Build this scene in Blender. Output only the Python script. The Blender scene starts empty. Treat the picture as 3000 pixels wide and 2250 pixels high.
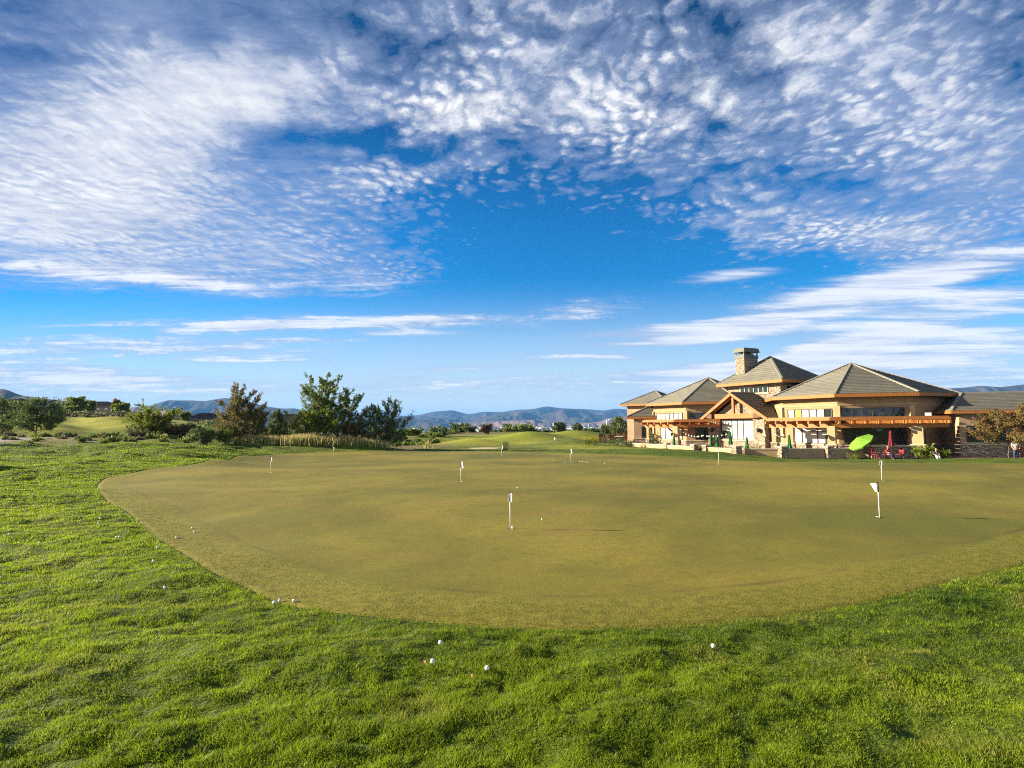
import bpy, bmesh, math, random
import numpy as np
from mathutils import Vector, Matrix
rng = np.random.default_rng(7)
random.seed(7)
sc = bpy.context.scene
COL = sc.collection
R = math.radians

# ------------------------------------------------------------------ camera
FPX, HC = 1650.0, 2.25                       # focal length in pixels of a 3000 px wide frame, eye height
PITCH, ROLL = math.atan(117 / FPX), R(-0.5)
CM = (Matrix.Rotation(R(90) + PITCH, 3, 'X') @ Matrix.Rotation(ROLL, 3, 'Z'))
cam_d = bpy.data.cameras.new('camera')
cam_d.sensor_width = 36; cam_d.lens = 36 * FPX / 3000
cam_d.clip_start = 0.1; cam_d.clip_end = 120000
cam = bpy.data.objects.new('camera', cam_d); COL.objects.link(cam)
cam.location = (0, 0, HC); cam.rotation_euler = CM.to_euler()
sc.camera = cam

def ray(px, py):
    return CM @ Vector(((px - 1500) / FPX, (1125 - py) / FPX, -1))
def at(px, py, Y):
    d = ray(px, py); k = Y / d.y
    return Vector((d.x * k, Y, HC + d.z * k))

# ------------------------------------------------------------------ numeric helpers
def sstep(a, b, v):
    t = np.clip((np.asarray(v, float) - a) / (b - a), 0, 1); return t * t * (3 - 2 * t)
def _h(ix, iy, seed):
    n = (ix * 374761393 + iy * 668265263 + seed * 974711) & 0x7fffffff
    n = ((n ^ (n >> 13)) * 1274126177) & 0x7fffffff
    return ((n ^ (n >> 16)) & 0xffff) / 65535.0
def vnoise(x, y, seed=0):
    x = np.asarray(x, float); y = np.asarray(y, float)
    ix = np.floor(x).astype(np.int64); iy = np.floor(y).astype(np.int64)
    fx = x - ix; fy = y - iy; fx = fx * fx * (3 - 2 * fx); fy = fy * fy * (3 - 2 * fy)
    a = _h(ix, iy, seed); b = _h(ix + 1, iy, seed); c = _h(ix, iy + 1, seed); d = _h(ix + 1, iy + 1, seed)
    return (a + (b - a) * fx) * (1 - fy) + (c + (d - c) * fx) * fy - 0.5
def fbm(x, y, seed=0, octv=4, gain=0.5):
    s = 0; a = 1.0; f = 1.0
    for k in range(octv):
        s = s + a * vnoise(x * f, y * f, seed + k * 17); a *= gain; f *= 2.03
    return s
def inpoly(x, y, P):
    ins = np.zeros(np.shape(x), bool); n = len(P); j = n - 1
    for i in range(n):
        xi, yi = P[i]; xj, yj = P[j]
        c = ((yi > y) != (yj > y)) & (x < (xj - xi) * (y - yi) / (yj - yi + 1e-12) + xi)
        ins ^= c; j = i
    return ins
def polydist(x, y, P, closed=True):
    d = np.full(np.shape(x), 1e9); n = len(P)
    for i in range(n if closed else n - 1):
        ax, ay = P[i]; bx, by = P[(i + 1) % n]
        dx, dy = bx - ax, by - ay
        t = np.clip(((x - ax) * dx + (y - ay) * dy) / (dx * dx + dy * dy + 1e-12), 0, 1)
        d = np.minimum(d, np.hypot(x - ax - t * dx, y - ay - t * dy))
    return d

# ------------------------------------------------------------------ the lie of the land
_tab = np.arange(0, 3000, 0.5)
def _prof(xs, zs, win=14):
    t = np.interp(_tab, xs, zs); k = np.hanning(win * 2 + 1); k /= k.sum()
    return np.convolve(np.pad(t, win, mode='edge'), k, 'valid')
LP = _prof([0, 20, 36, 46, 58, 63, 80, 100, 130, 190, 215, 300, 600, 2500], [0, 0, -.19, -.33, -.5, -.78, -1.2, -1.2, -1.15, -.75, -1.8, -6, -22, -45])
RP = _prof([0, 20, 33, 40, 53, 58, 130, 215, 300, 600, 2500], [0, -.02, -.12, -.55, -1.45, -1.5, -1.5, -2.5, -6, -22, -45])
LH = _prof([0, 56, 70, 110, 150, 230, 300, 500, 900, 2500], [0, 0, 2.2, 3.6, 5.0, 10.6, 16, 24, 30, 0], 30)
U = np.array((math.sin(R(27)), -math.cos(R(27)))); B = np.array((math.cos(R(27)), math.sin(R(27))))
O2 = np.array((40.88, 67.6)); MID = O2 - 11.25 * U; ZB = -1.4
WALL_PX = [(1848, 77), (1950, 69), (2030, 63.5), (2152, 58), (2283, 56.8), (2417, 56.5), (2532, 56.2)]
WALL_XY = [((p - 1500) / FPX * Y * 1.0, Y) for p, Y in WALL_PX]
SITE = WALL_XY + [(44.5, 53.2), (70, 46.5), (90, 60), (90, 130), (20, 130)]

def Hs(x, y):                                 # smooth land, no grass-scale lumps
    x = np.asarray(x, float); y = np.asarray(y, float)
    yf = np.maximum(y, 1.0); a = x / yf
    yy = np.clip(np.where(y > 0, y, 0), 0, 2990)
    wr = sstep(.24, .55, a)
    z = np.interp(yy, _tab, LP) * (1 - wr) + np.interp(yy, _tab, RP) * wr
    z = z + sstep(.3, .8, -a) * np.interp(yy, _tab, LH)
    z = z + 1.22 * np.exp(-((y - 43) / 8.5) ** 2) * sstep(.36, .66, -a)
    z = z + 1.1 * np.exp(-((x + 21.5) / 7.5) ** 2 - ((y - 65) / 5.0) ** 2)
    z = z + .55 * np.exp(-((x + 36) / 12) ** 2 - ((y - 66) / 8.0) ** 2)
    far = sstep(66, 90, y) * (1 - sstep(300, 900, y))
    z = z + far * (1.0 * vnoise(x / 38 + 3, y / 30, 5) + .6 * vnoise(x / 15, y / 13, 6)) * (1 - .75 * wr)
    z = z + sstep(.52, .6, -a) * sstep(70, 84, y) * (1 - sstep(150, 190, y)) * (2.2 * vnoise(x / 15 + 2, y / 13 + 7, 14) + 2.2 * vnoise(x / 8, y / 9, 15))
    for mx, my, ma, sx_, sy_ in ((3.5, 112, 1.7, 7, 8), (-6.5, 92, 1.0, 5, 6), (-18, 118, 1.5, 9, 9), (14, 125, 1.5, 8, 8), (8.5, 88, .8, 4, 5)): z = z + ma * np.exp(-((x - mx) / sx_) ** 2 - ((y - my) / sy_) ** 2)
    # shallow swales in the rough on the left
    wl = sstep(.2, .5, -a) * (1 - sstep(50, 62, y)) * sstep(4, 10, y)
    z = z + wl * (.42 * vnoise(x / 9 + 1, y / 4.2 + 2, 8) + .24 * vnoise(x / 4.5, y / 2.4, 9))
    z = z + .08 * vnoise(x / 7.0 + 5, y / 6.0 + 9, 11) * (1 - sstep(16, 30, y))
    return z
def H(x, y):
    z = Hs(x, y)
    ins = inpoly(np.asarray(x, float), np.asarray(y, float), SITE)
    return np.where(ins, np.minimum(z, ZB - .25), z)
def ground(px, py, zoff=0.0):
    d = ray(px, py); d = d / d.y
    ys = np.concatenate([np.arange(2.5, 70, .01), np.arange(70, 400, .1)])
    g = HC + d.z * ys - (Hs(d.x * ys, ys) + zoff)
    k = np.argmax(g < 0)
    Y = ys[k] if g[k] < 0 else 60.0
    return Vector((d.x * Y, Y, float(Hs(d.x * Y, Y)) + zoff))

# ------------------------------------------------------------------ mesh building
class MB:
    def __init__(s): s.v = []; s.f = []
    def add(s, vs, fs):
        o = len(s.v); s.v += [tuple(v) for v in vs]; s.f += [tuple(i + o for i in f) for f in fs]; return s
    def box(s, c, sz, rz=0.0, top=1.0):
        x, y, z = (k / 2 for k in sz); cs, sn = math.cos(rz), math.sin(rz)
        vs = []
        for dz in (-z, z):
            k = top if dz > 0 else 1.0
            for dx, dy in ((-x, -y), (x, -y), (x, y), (-x, y)):
                vs.append((c[0] + dx * k * cs - dy * k * sn, c[1] + dx * k * sn + dy * k * cs, c[2] + dz))
        return s.add(vs, [(3, 2, 1, 0), (4, 5, 6, 7), (0, 1, 5, 4), (1, 2, 6, 5), (2, 3, 7, 6), (3, 0, 4, 7)])
    def prism(s, poly, z0, z1):
        n = len(poly)
        a = sum(poly[i][0] * poly[(i + 1) % n][1] - poly[(i + 1) % n][0] * poly[i][1] for i in range(n))
        if a < 0: poly = poly[::-1]
        vs = [(p[0], p[1], z0) for p in poly] + [(p[0], p[1], z1) for p in poly]
        return s.add(vs, [tuple(range(n))[::-1], tuple(range(n, 2 * n))] + [(i, (i + 1) % n, n + (i + 1) % n, n + i) for i in range(n)])
    def bar(s, p, q, w, h, up=(0, 0, 1)):      # a squared bar from p to q
        p, q = Vector(p), Vector(q); d = (q - p).normalized(); up = Vector(up)
        x = d.cross(up)
        if x.length < 1e-4: x = d.cross(Vector((1, 0, 0)))
        x.normalize(); y = x.cross(d)
        vs = [e + x * (i * w / 2) + y * (j * h / 2) for e in (p, q) for i, j in ((-1, -1), (1, -1), (1, 1), (-1, 1))]
        return s.add(vs, [(0, 1, 2, 3), (7, 6, 5, 4), (0, 4, 5, 1), (1, 5, 6, 2), (2, 6, 7, 3), (3, 7, 4, 0)])
    def tube(s, pts, rad, n=8, cap=True):
        pts = [Vector(p) for p in pts]; m = len(pts)
        if not hasattr(rad, '__len__'): rad = [rad] * m
        vs = []; ref = None
        for i, p in enumerate(pts):
            d = (pts[min(i + 1, m - 1)] - pts[max(i - 1, 0)]).normalized()
            if ref is None:
                ref = d.cross(Vector((0, 0, 1)))
                if ref.length < .05: ref = d.cross(Vector((1, 0, 0)))
            x = (ref - d * ref.dot(d)).normalized(); y = d.cross(x); ref = x
            for k in range(n):
                t = 2 * math.pi * k / n
                vs.append(p + (x * math.cos(t) + y * math.sin(t)) * rad[i])
        fs = [(i * n + k, i * n + (k + 1) % n, (i + 1) * n + (k + 1) % n, (i + 1) * n + k) for i in range(m - 1) for k in range(n)]
        if cap: fs += [tuple(range(n))[::-1], tuple(range((m - 1) * n, m * n))]
        return s.add(vs, fs)
    def lathe(s, prof, n=16, c=(0, 0, 0), mod=None):
        vs = []
        for r, z in prof:
            for k in range(n):
                t = 2 * math.pi * k / n; rr = r * (mod(k, z) if mod else 1)
                vs.append((c[0] + rr * math.cos(t), c[1] + rr * math.sin(t), c[2] + z))
        m = len(prof)
        fs = [(i * n + k, i * n + (k + 1) % n, (i + 1) * n + (k + 1) % n, (i + 1) * n + k) for i in range(m - 1) for k in range(n)]
        fs += [tuple(range(n))[::-1], tuple(range((m - 1) * n, m * n))]
        return s.add(vs, fs)
    def build(s, name, mat, parent=None, smooth=False):
        me = bpy.data.meshes.new(name); me.from_pydata(s.v, [], s.f); me.update()
        if smooth: me.polygons.foreach_set('use_smooth', [True] * len(me.polygons))
        me.materials.append(mat)
        o = bpy.data.objects.new(name, me); COL.objects.link(o)
        if parent: o.parent = parent
        return o
def npmesh(name, verts, quads, mat, attrs=None, parent=None, smooth=False, tris=None):
    me = bpy.data.meshes.new(name)
    verts = np.asarray(verts, np.float32); nq = 0 if quads is None else len(quads); nt = 0 if tris is None else len(tris)
    me.vertices.add(len(verts)); me.vertices.foreach_set('co', verts.ravel())
    li = []
    if nq: li.append(np.asarray(quads, np.int32).ravel())
    if nt: li.append(np.asarray(tris, np.int32).ravel())
    li = np.concatenate(li); me.loops.add(len(li)); me.loops.foreach_set('vertex_index', li)
    tot = np.concatenate([np.full(nq, 4, np.int32), np.full(nt, 3, np.int32)])
    st = np.concatenate([[0], np.cumsum(tot)[:-1]]).astype(np.int32)
    me.polygons.add(nq + nt); me.polygons.foreach_set('loop_start', st); me.polygons.foreach_set('loop_total', tot)
    if smooth: me.polygons.foreach_set('use_smooth', np.ones(nq + nt, bool))
    for k, v in (attrs or {}).items():
        a = me.attributes.new(k, 'FLOAT', 'POINT'); a.data.foreach_set('value', np.asarray(v, np.float32))
    me.update(calc_edges=True); me.validate()
    me.materials.append(mat)
    o = bpy.data.objects.new(name, me); COL.objects.link(o)
    if parent: o.parent = parent
    return o
def tag(o, label=None, cat=None, group=None, kind=None):
    if label: o['label'] = label
    if cat: o['category'] = cat
    if group: o['group'] = group
    if kind: o['kind'] = kind
    return o
def thing(name, label, cat, loc=(0, 0, 0), rz=0.0, group=None):
    o = bpy.data.objects.new(name, None); COL.objects.link(o); o.empty_display_size = .2
    o.location = loc; o.rotation_euler = (0, 0, rz)
    return tag(o, label, cat, group)
def dup(root, loc, rz=0.0, scale=1.0, label=None, group=None):
    r = root.copy(); COL.objects.link(r); r.location = loc; r.rotation_euler = (0, 0, rz); r.scale = (scale,) * 3 if not hasattr(scale, '__len__') else scale
    if label: r['label'] = label
    if group: r['group'] = group
    for ch in list(root.children):
        c = ch.copy(); COL.objects.link(c); c.parent = r
        for g in list(ch.children):
            d = g.copy(); COL.objects.link(d); d.parent = c
    return r

# ------------------------------------------------------------------ materials
class NT:                                      # short-hand for building node graphs
    def __init__(s, tree): s.t = tree; s.n = tree.nodes; s.l = tree.links
    def node(s, typ, **kw):
        n = s.n.new(typ)
        for k, v in kw.items(): setattr(n, k, v)
        return n
    def put(s, sock, v):
        if isinstance(v, bpy.types.NodeSocket): s.l.new(v, sock)
        elif v is not None: sock.default_value = v
    def m(s, op, a, b=None, c=None, clamp=False):
        n = s.node('ShaderNodeMath', operation=op, use_clamp=clamp)
        s.put(n.inputs[0], a); s.put(n.inputs[1], b); s.put(n.inputs[2], c); return n.outputs[0]
    def vm(s, op, a, b=None, scale=None):
        n = s.node('ShaderNodeVectorMath', operation=op)
        s.put(n.inputs[0], a); s.put(n.inputs[1], b)
        if scale is not None: s.put(n.inputs['Scale'], scale)
        return n.outputs['Value'] if op in ('LENGTH', 'DOT_PRODUCT') else n.outputs['Vector']
    def mapr(s, v, a, b, c=0.0, d=1.0, interp='SMOOTHSTEP'):
        n = s.node('ShaderNodeMapRange', interpolation_type=interp)
        s.put(n.inputs[0], v); s.put(n.inputs[1], a); s.put(n.inputs[2], b); s.put(n.inputs[3], c); s.put(n.inputs[4], d)
        return n.outputs[0]
    def mix(s, f, a, b, blend='MIX'):
        n = s.node('ShaderNodeMix', data_type='RGBA', blend_type=blend)
        s.put(n.inputs[0], f); s.put(n.inputs[6], (*a, 1) if isinstance(a, tuple) and len(a) == 3 else a); s.put(n.inputs[7], (*b, 1) if isinstance(b, tuple) and len(b) == 3 else b)
        return n.outputs[2]
    def noise(s, vec, scale, detail=3, rough=.5, dist=0.0, col=False):
        n = s.node('ShaderNodeTexNoise'); s.put(n.inputs['Vector'], vec)
        n.inputs['Scale'].default_value = scale; n.inputs['Detail'].default_value = detail; n.inputs['Roughness'].default_value = rough; n.inputs['Distortion'].default_value = dist
        return n.outputs['Color'] if col else n.outputs['Fac']
    def mapping(s, vec, loc=(0, 0, 0), rot=(0, 0, 0), scale=(1, 1, 1), typ='POINT'):
        n = s.node('ShaderNodeMapping', vector_type=typ); s.put(n.inputs['Vector'], vec)
        n.inputs['Location'].default_value = loc; n.inputs['Rotation'].default_value = rot; n.inputs['Scale'].default_value = scale
        return n.outputs[0]
    def attr(s, name): return s.node('ShaderNodeAttribute', attribute_name=name).outputs['Fac']
    def objco(s): return s.node('ShaderNodeTexCoord').outputs['Object']
    def pos(s): return s.node('ShaderNodeNewGeometry').outputs['Position']
    def bump(s, h, strength=.3, dist=.05):
        n = s.node('ShaderNodeBump'); n.inputs['Strength'].default_value = strength; n.inputs['Distance'].default_value = dist
        s.put(n.inputs['Height'], h); return n.outputs['Normal']
def new_mat(name):
    m = bpy.data.materials.new(name); m.use_nodes = True; g = NT(m.node_tree)
    bs = m.node_tree.nodes['Principled BSDF']
    return m, g, bs
def plain(name, col, rough=.7, var=.25, scale=6.0, metal=0.0, spec=.3, bump=.0):
    m, g, bs = new_mat(name)
    n = g.noise(g.objco(), scale, 5, .6)
    dark = tuple(c * (1 - var) for c in col); lite = tuple(min(1, c * (1 + var)) for c in col)
    g.put(bs.inputs['Base Color'], g.mix(g.mapr(n, .25, .75), dark, lite))
    bs.inputs['Roughness'].default_value = rough; bs.inputs['Metallic'].default_value = metal
    bs.inputs['Specular IOR Level'].default_value = spec
    if bump: g.put(bs.inputs['Normal'], g.bump(n, bump, .02))
    return m
def leaf_mat(name, dark, lite, tip=None, trans=.3):
    m, g, bs = new_mat(name)
    c = g.mix(g.attr('rnd'), dark, lite)
    if tip: c = g.mix(g.mapr(g.attr('tip'), .78, .98), c, tip)
    g.put(bs.inputs['Base Color'], c); bs.inputs['Roughness'].default_value = .6; bs.inputs['Specular IOR Level'].default_value = .25
    tr = g.node('ShaderNodeBsdfTranslucent'); g.put(tr.inputs[0], c)
    mx = g.node('ShaderNodeMixShader'); mx.inputs[0].default_value = trans
    g.l.new(bs.outputs[0], mx.inputs[1]); g.l.new(tr.outputs[0], mx.inputs[2])
    g.l.new(mx.outputs[0], g.n['Material Output'].inputs[0])
    return m
def stone_mat():
    m, g, bs = new_mat('ledge stone')
    v = g.mapping(g.objco(), scale=(3.0, 3.0, 4.6))
    v = g.vm('ADD', v, g.vm('SCALE', g.noise(g.objco(), 3.0, 2, .5, col=True), scale=.5))
    vo = g.node('ShaderNodeTexVoronoi', feature='F1'); g.put(vo.inputs['Vector'], v); vo.inputs['Scale'].default_value = 1.0
    ve = g.node('ShaderNodeTexVoronoi', feature='DISTANCE_TO_EDGE'); g.put(ve.inputs['Vector'], v); ve.inputs['Scale'].default_value = 1.0
    sep = g.node('ShaderNodeSeparateColor'); g.put(sep.inputs[0], vo.outputs['Color'])
    r = g.node('ShaderNodeValToRGB'); g.put(r.inputs[0], sep.outputs[0])
    cr = r.color_ramp; cr.elements[0].color = (.12, .075, .045, 1); cr.elements[1].color = (.52, .42, .29, 1)
    for p, c in ((.25, (.36, .25, .15, 1)), (.5, (.27, .17, .10, 1)), (.7, (.46, .33, .20, 1)), (.86, (.30, .25, .21, 1))):
        e = cr.elements.new(p); e.color = c
    e = g.mapr(ve.outputs['Distance'], .01, .09)
    c = g.mix(e, (.05, .04, .035), r.outputs[0])
    c = g.mix(.35, c, g.mix(g.noise(g.objco(), 9, 4), (.1, .08, .06), (.5, .45, .38)))
    g.put(bs.inputs['Base Color'], c); bs.inputs['Roughness'].default_value = .85
    g.put(bs.inputs['Normal'], g.bump(e, .9, .08))
    return m
def roof_mat():
    m, g, bs = new_mat('concrete roof tile')
    n = g.noise(g.objco(), 1.3, 5, .6); n2 = g.noise(g.objco(), 9, 3, .7)
    c = g.mix(g.mapr(n, .3, .7), (.092, .092, .078), (.138, .137, .116))
    c = g.mix(g.mapr(n2, .35, .75), c, (.178, .175, .150))
    c = g.mix(g.mapr(g.attr('rnd'), 0, 1, 0, .35, 'LINEAR'), c, (.075, .07, .06))
    g.put(bs.inputs['Base Color'], c); bs.inputs['Roughness'].default_value = .75; bs.inputs['Specular IOR Level'].default_value = .3
    return m
def stucco_mat(name, col):
    m, g, bs = new_mat(name)
    n = g.noise(g.objco(), .9, 5, .65); n2 = g.noise(g.objco(), 14, 3, .6)
    c = g.mix(g.mapr(n, .3, .7), tuple(k * .86 for k in col), tuple(k * 1.06 for k in col))
    g.put(bs.inputs['Base Color'], c); bs.inputs['Roughness'].default_value = .9; bs.inputs['Specular IOR Level'].default_value = .15
    g.put(bs.inputs['Normal'], g.bump(n2, .25, .01))
    return m
def wood_mat(name, col):
    m, g, bs = new_mat(name)
    n = g.noise(g.mapping(g.objco(), scale=(1.5, 1.5, 9)), 2.0, 5, .65)
    g.put(bs.inputs['Base Color'], g.mix(g.mapr(n, .25, .75), tuple(k * .65 for k in col), tuple(k * 1.15 for k in col)))
    bs.inputs['Roughness'].default_value = .6; bs.inputs['Specular IOR Level'].default_value = .3
    return m
def glass_mat():
    m, g, bs = new_mat('dark window glass')
    bs.inputs['Base Color'].default_value = (.022, .028, .028, 1); bs.inputs['Roughness'].default_value = .04; bs.inputs['Specular IOR Level'].default_value = .6
    g.put(bs.inputs['Normal'], g.bump(g.noise(g.objco(), .5, 2), .12, .3))
    return m
def blind_mat():
    m, g, bs = new_mat('pale window blind')
    s = g.node('ShaderNodeSeparateXYZ'); g.put(s.inputs[0], g.objco())
    w = g.m('FRACT', g.m('MULTIPLY', s.outputs[2], 12.0))
    g.put(bs.inputs['Base Color'], g.mix(g.mapr(w, .05, .3), (.44, .45, .39), (.60, .61, .53)))
    bs.inputs['Roughness'].default_value = .25; bs.inputs['Coat Weight'].default_value = .5; bs.inputs['Coat Roughness'].default_value = .03
    return m
M = dict(
    stone=stone_mat(), roof=roof_mat(), stucco=stucco_mat('tan stucco', (.325, .225, .125)), stucco2=stucco_mat('cream stucco', (.42, .315, .175)),
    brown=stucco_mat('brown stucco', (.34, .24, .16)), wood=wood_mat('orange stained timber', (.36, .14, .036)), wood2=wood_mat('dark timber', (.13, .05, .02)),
    ridge=plain('ridge tile', (.22, .21, .18), .8), glass=glass_mat(), blind=blind_mat(), frame=plain('bronze window frame', (.06, .05, .04), .5, .1),
    trim=plain('cream trim', (.52, .43, .28), .7, .1), metal=plain('grey green sheet metal', (.095, .11, .09), .55, .15, 3), black=plain('black metal', (.012, .012, .012), .4, .2),
    gold=plain('drawn ochre shade', (.42, .30, .03), .5, .1),
    white=plain('white enamel', (.78, .78, .74), .35, .05), flag=leaf_mat('white nylon flag', (.82, .82, .80), (.84, .84, .82), None, .25), soil=plain('bare soil', (.16, .10, .06), .95, .3),
    ball=plain('golf ball white', (.82, .82, .80), .3, .03, 200), sand=plain('bunker sand', (.50, .38, .24), .95, .12, 4),
    shade_sand=plain('shade toned bunker sand', (.17, .16, .145), .95, .15, 4), pavers=plain('red brown pavers', (.27, .15, .10), .85, .3, 5), cap=plain('cast stone cap', (.45, .38, .28), .8, .15), bark=plain('bark', (.10, .07, .05), .9, .4, 9, bump=.4),
    green_cloth=plain('forest green canvas', (.03, .16, .05), .8, .2), lime=plain('lime canvas', (.12, .27, .025), .85, .18), red=plain('maroon canvas', (.20, .02, .03), .8, .2),
    cart=plain('cream cart body', (.5, .48, .42), .3, .1), rubber=plain('rubber', (.02, .02, .02), .8, .2), skin=plain('skin', (.45, .27, .19), .6, .1),
    hair=plain('fair hair', (.35, .22, .09), .7, .3), hair2=plain('brown hair', (.05, .03, .02), .7, .3), purple=plain('purple cloth', (.38, .05, .36), .8, .15), navy=plain('navy cloth', (.03, .04, .09), .8, .2),
    shirt=plain('pale shirt', (.6, .62, .66), .8, .1), dryred=plain('red brown gate boards', (.20, .06, .03), .7, .25), bulb=plain('opal bulb', (.75, .72, .62), .25, .05),
    leafA=leaf_mat('willow leaves', (0.0503, 0.0923, 0.0202), (0.2515, 0.3188, 0.0587), None, .35), leafB=leaf_mat('pine needles', (0.0522, 0.0696, 0.029), (0.3045, 0.29, 0.1015), (.24, .13, .06), .3),
    leafC=leaf_mat('bright leaves', (0.0638, 0.1084, 0.0127), (0.2932, 0.3443, 0.0446), None, .4), leafD=leaf_mat('dark evergreen leaves', (0.034, 0.068, 0.0306), (0.187, 0.238, 0.0747), None, .3),
    leafE=leaf_mat('plum leaves', (0.07, 0.063, 0.021), (0.28, 0.224, 0.07), (.22, .08, .05), .3), leafS=leaf_mat('sage leaves', (0.077, 0.0868, 0.042), (0.266, 0.266, 0.133), None, .2),
    leafY=leaf_mat('yellow shrub leaves', (.14, .13, .012), (.42, .36, .03), None, .35), twig=leaf_mat('bare twigs', (.045, .030, .018), (.17, .11, .06), None, .1),
    reed=leaf_mat('feather reed grass', (0.1688, 0.2193, 0.0743), (0.54, 0.5063, 0.1855), (.62, .44, .24), .5))
# ------------------------------------------------------------------ sun, sky, air
SUN_AZ, SUN_EL = R(-82), R(18)               # measured from +Y towards +X: the sun stands far left, a little beyond the camera's shoulder line
sdir = Vector((math.sin(SUN_AZ) * math.cos(SUN_EL), math.cos(SUN_AZ) * math.cos(SUN_EL), math.sin(SUN_EL)))
sun_d = bpy.data.lights.new('sun', 'SUN'); sun_d.energy = 5.0; sun_d.angle = R(.5); sun_d.color = (1.0, .84, .60)
sun = bpy.data.objects.new('sun', sun_d); COL.objects.link(sun); sun.rotation_euler = sdir.to_track_quat('Z', 'Y').to_euler()

def build_world():
    w = bpy.data.worlds.new('World'); sc.world = w; w.use_nodes = True
    g = NT(w.node_tree); bg = g.n['Background']
    sky = g.node('ShaderNodeTexSky', sky_type='NISHITA'); sky.sun_disc = False
    sky.sun_elevation = SUN_EL; sky.sun_rotation = SUN_AZ; sky.altitude = 1500; sky.air_density = 1.0; sky.dust_density = .4; sky.ozone_density = 3.0
    bg.inputs['Strength'].default_value = .0525
    d = g.node('ShaderNodeTexCoord').outputs['Generated']
    sx = g.node('ShaderNodeSeparateXYZ'); g.put(sx.inputs[0], d); x, y, z = sx.outputs
    zc = g.m('ADD', g.m('MAXIMUM', z, 0.0), .035)
    cp = g.node('ShaderNodeCombineXYZ'); g.put(cp.inputs[0], g.m('DIVIDE', x, zc)); g.put(cp.inputs[1], g.m('DIVIDE', y, zc)); P = cp.outputs[0]   # the cloud deck seen from below
    ya = g.m('MAXIMUM', g.m('ABSOLUTE', y), .2)
    cs = g.node('ShaderNodeCombineXYZ'); g.put(cs.inputs[0], g.m('DIVIDE', x, ya)); g.put(cs.inputs[1], g.m('DIVIDE', z, ya)); S0 = cs.outputs[0]     # bearing and height
    wn = g.vm('SUBTRACT', g.noise(P, 1.1, 5, .6, col=True), (.5, .5, .5))
    S = g.vm('ADD', S0, g.vm('MULTIPLY', wn, (.22, .11, 0)))
    Sl = g.vm('ADD', S0, g.vm('MULTIPLY', wn, (.05, .018, 0)))
    def st(px, py):
        r = ray(px, py); return r.x / r.y, r.z / r.y
    def blob(px, py, rx, ry, rot=0, amp=1.0, inner=0.0, vec=None):
        s, t = st(px, py)
        q = g.mapping(S if vec is None else vec, (s, t, 0), (0, 0, R(rot)), (rx / 1650, ry / 1650, 1), 'TEXTURE')
        v = g.mapr(g.vm('LENGTH', q), 1.0, inner, 0, amp)
        return v
    def tot(lst):
        a = lst[0]
        for b in lst[1:]: a = g.m('ADD', a, b)
        return a
    # --- cover of the cloudlet deck
    cov = tot([blob(2300, 100, 1300, 560, 0, .80), blob(2800, 430, 800, 520, -20, .95), blob(1750, 330, 640, 330, -15, .70), blob(1350, 60, 640, 420, 0, .55),
               blob(1330, 330, 460, 190, 0, .62), blob(1120, 530, 360, 95, 6, .75), blob(2350, 650, 640, 150, -14, .60), blob(1380, 470, 150, 60, 0, .5), blob(2600, 690, 720, 130, -10, .45), blob(1000, 640, 420, 120, 0, .3),
               blob(400, 150, 1000, 420, 0, .80), blob(620, 330, 950, 330, 5, .85), blob(60, 560, 900, 400, -4, 1.35), blob(620, 640, 800, 300, -6, .60), blob(900, 770, 560, 150, -4, .55), blob(450, 800, 560, 90, -6, .5),
               blob(620, 90, 240, 110, 15, -.40), blob(900, 400, 460, 70, 6, -.45), blob(60, 170, 240, 60, -8, -.40), blob(2080, 90, 280, 150, -50, -.35), blob(2950, 190, 260, 120, -25, -.3), blob(1980, 300, 420, 60, -25, -.2), blob(1700, 130, 260, 80, -25, -.3), blob(1250, 150, 260, 60, 10, -.3),
               blob(1650, 740, 560, 190, -8, -.9), blob(200, 905, 800, 60, -4, -.9), blob(1300, 880, 800, 90, 0, -.8), blob(2300, 790, 500, 60, -5, -.4)])
    # --- cloudlets
    Pr = g.mapping(P, rot=(0, 0, R(24)), scale=(1.0, .86, 1))
    Pw = g.vm('ADD', Pr, g.vm('SCALE', g.vm('SUBTRACT', g.noise(Pr, 6.5, 5, .65, col=True), (.5, .5, .5)), scale=.15)); Pw = g.vm('ADD', Pw, g.vm('SCALE', g.vm('SUBTRACT', g.noise(Pr, 1.5, 3, .5, col=True), (.5, .5, .5)), scale=.30))
    szw = g.mapr(g.noise(P, 2.1, 3, .6), .38, .62)
    def puffs(vec, full=True):
        def cells(sc_):
            vo = g.node('ShaderNodeTexVoronoi', feature='SMOOTH_F1'); g.put(vo.inputs['Vector'], vec); vo.inputs['Scale'].default_value = sc_
            vo.inputs['Smoothness'].default_value = .4; vo.inputs['Randomness'].default_value = 1.0
            return g.m('SUBTRACT', 1.0, g.m('MULTIPLY', vo.outputs['Distance'], 1.3))
        a = g.m('ADD', g.m('MULTIPLY', cells(10.0), szw), g.m('MULTIPLY', cells(19.0), g.m('SUBTRACT', 1.0, szw)))
        r = g.m('ADD', g.m('MULTIPLY', a, .70), g.m('MULTIPLY', g.noise(vec, 21, 8, .70), .74))
        return r
    pf = puffs(Pw)
    pf2 = puffs(g.vm('ADD', Pw, (-.018, .008, 0)))           # the same deck a little nearer the sun: the difference is the relief
    big = g.m('SUBTRACT', g.noise(P, 1.7, 5, .6), .06)
    fib = g.noise(g.mapping(P, rot=(0, 0, R(-20)), scale=(1.0, 3.2, 1)), 4.5, 8, .72, .5)
    leftw = g.mapr(g.m('DIVIDE', x, ya), -.12, -.50)                    # smoother veil towards the left
    rightw = g.mapr(g.m('DIVIDE', x, ya), .42, .95)
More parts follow.
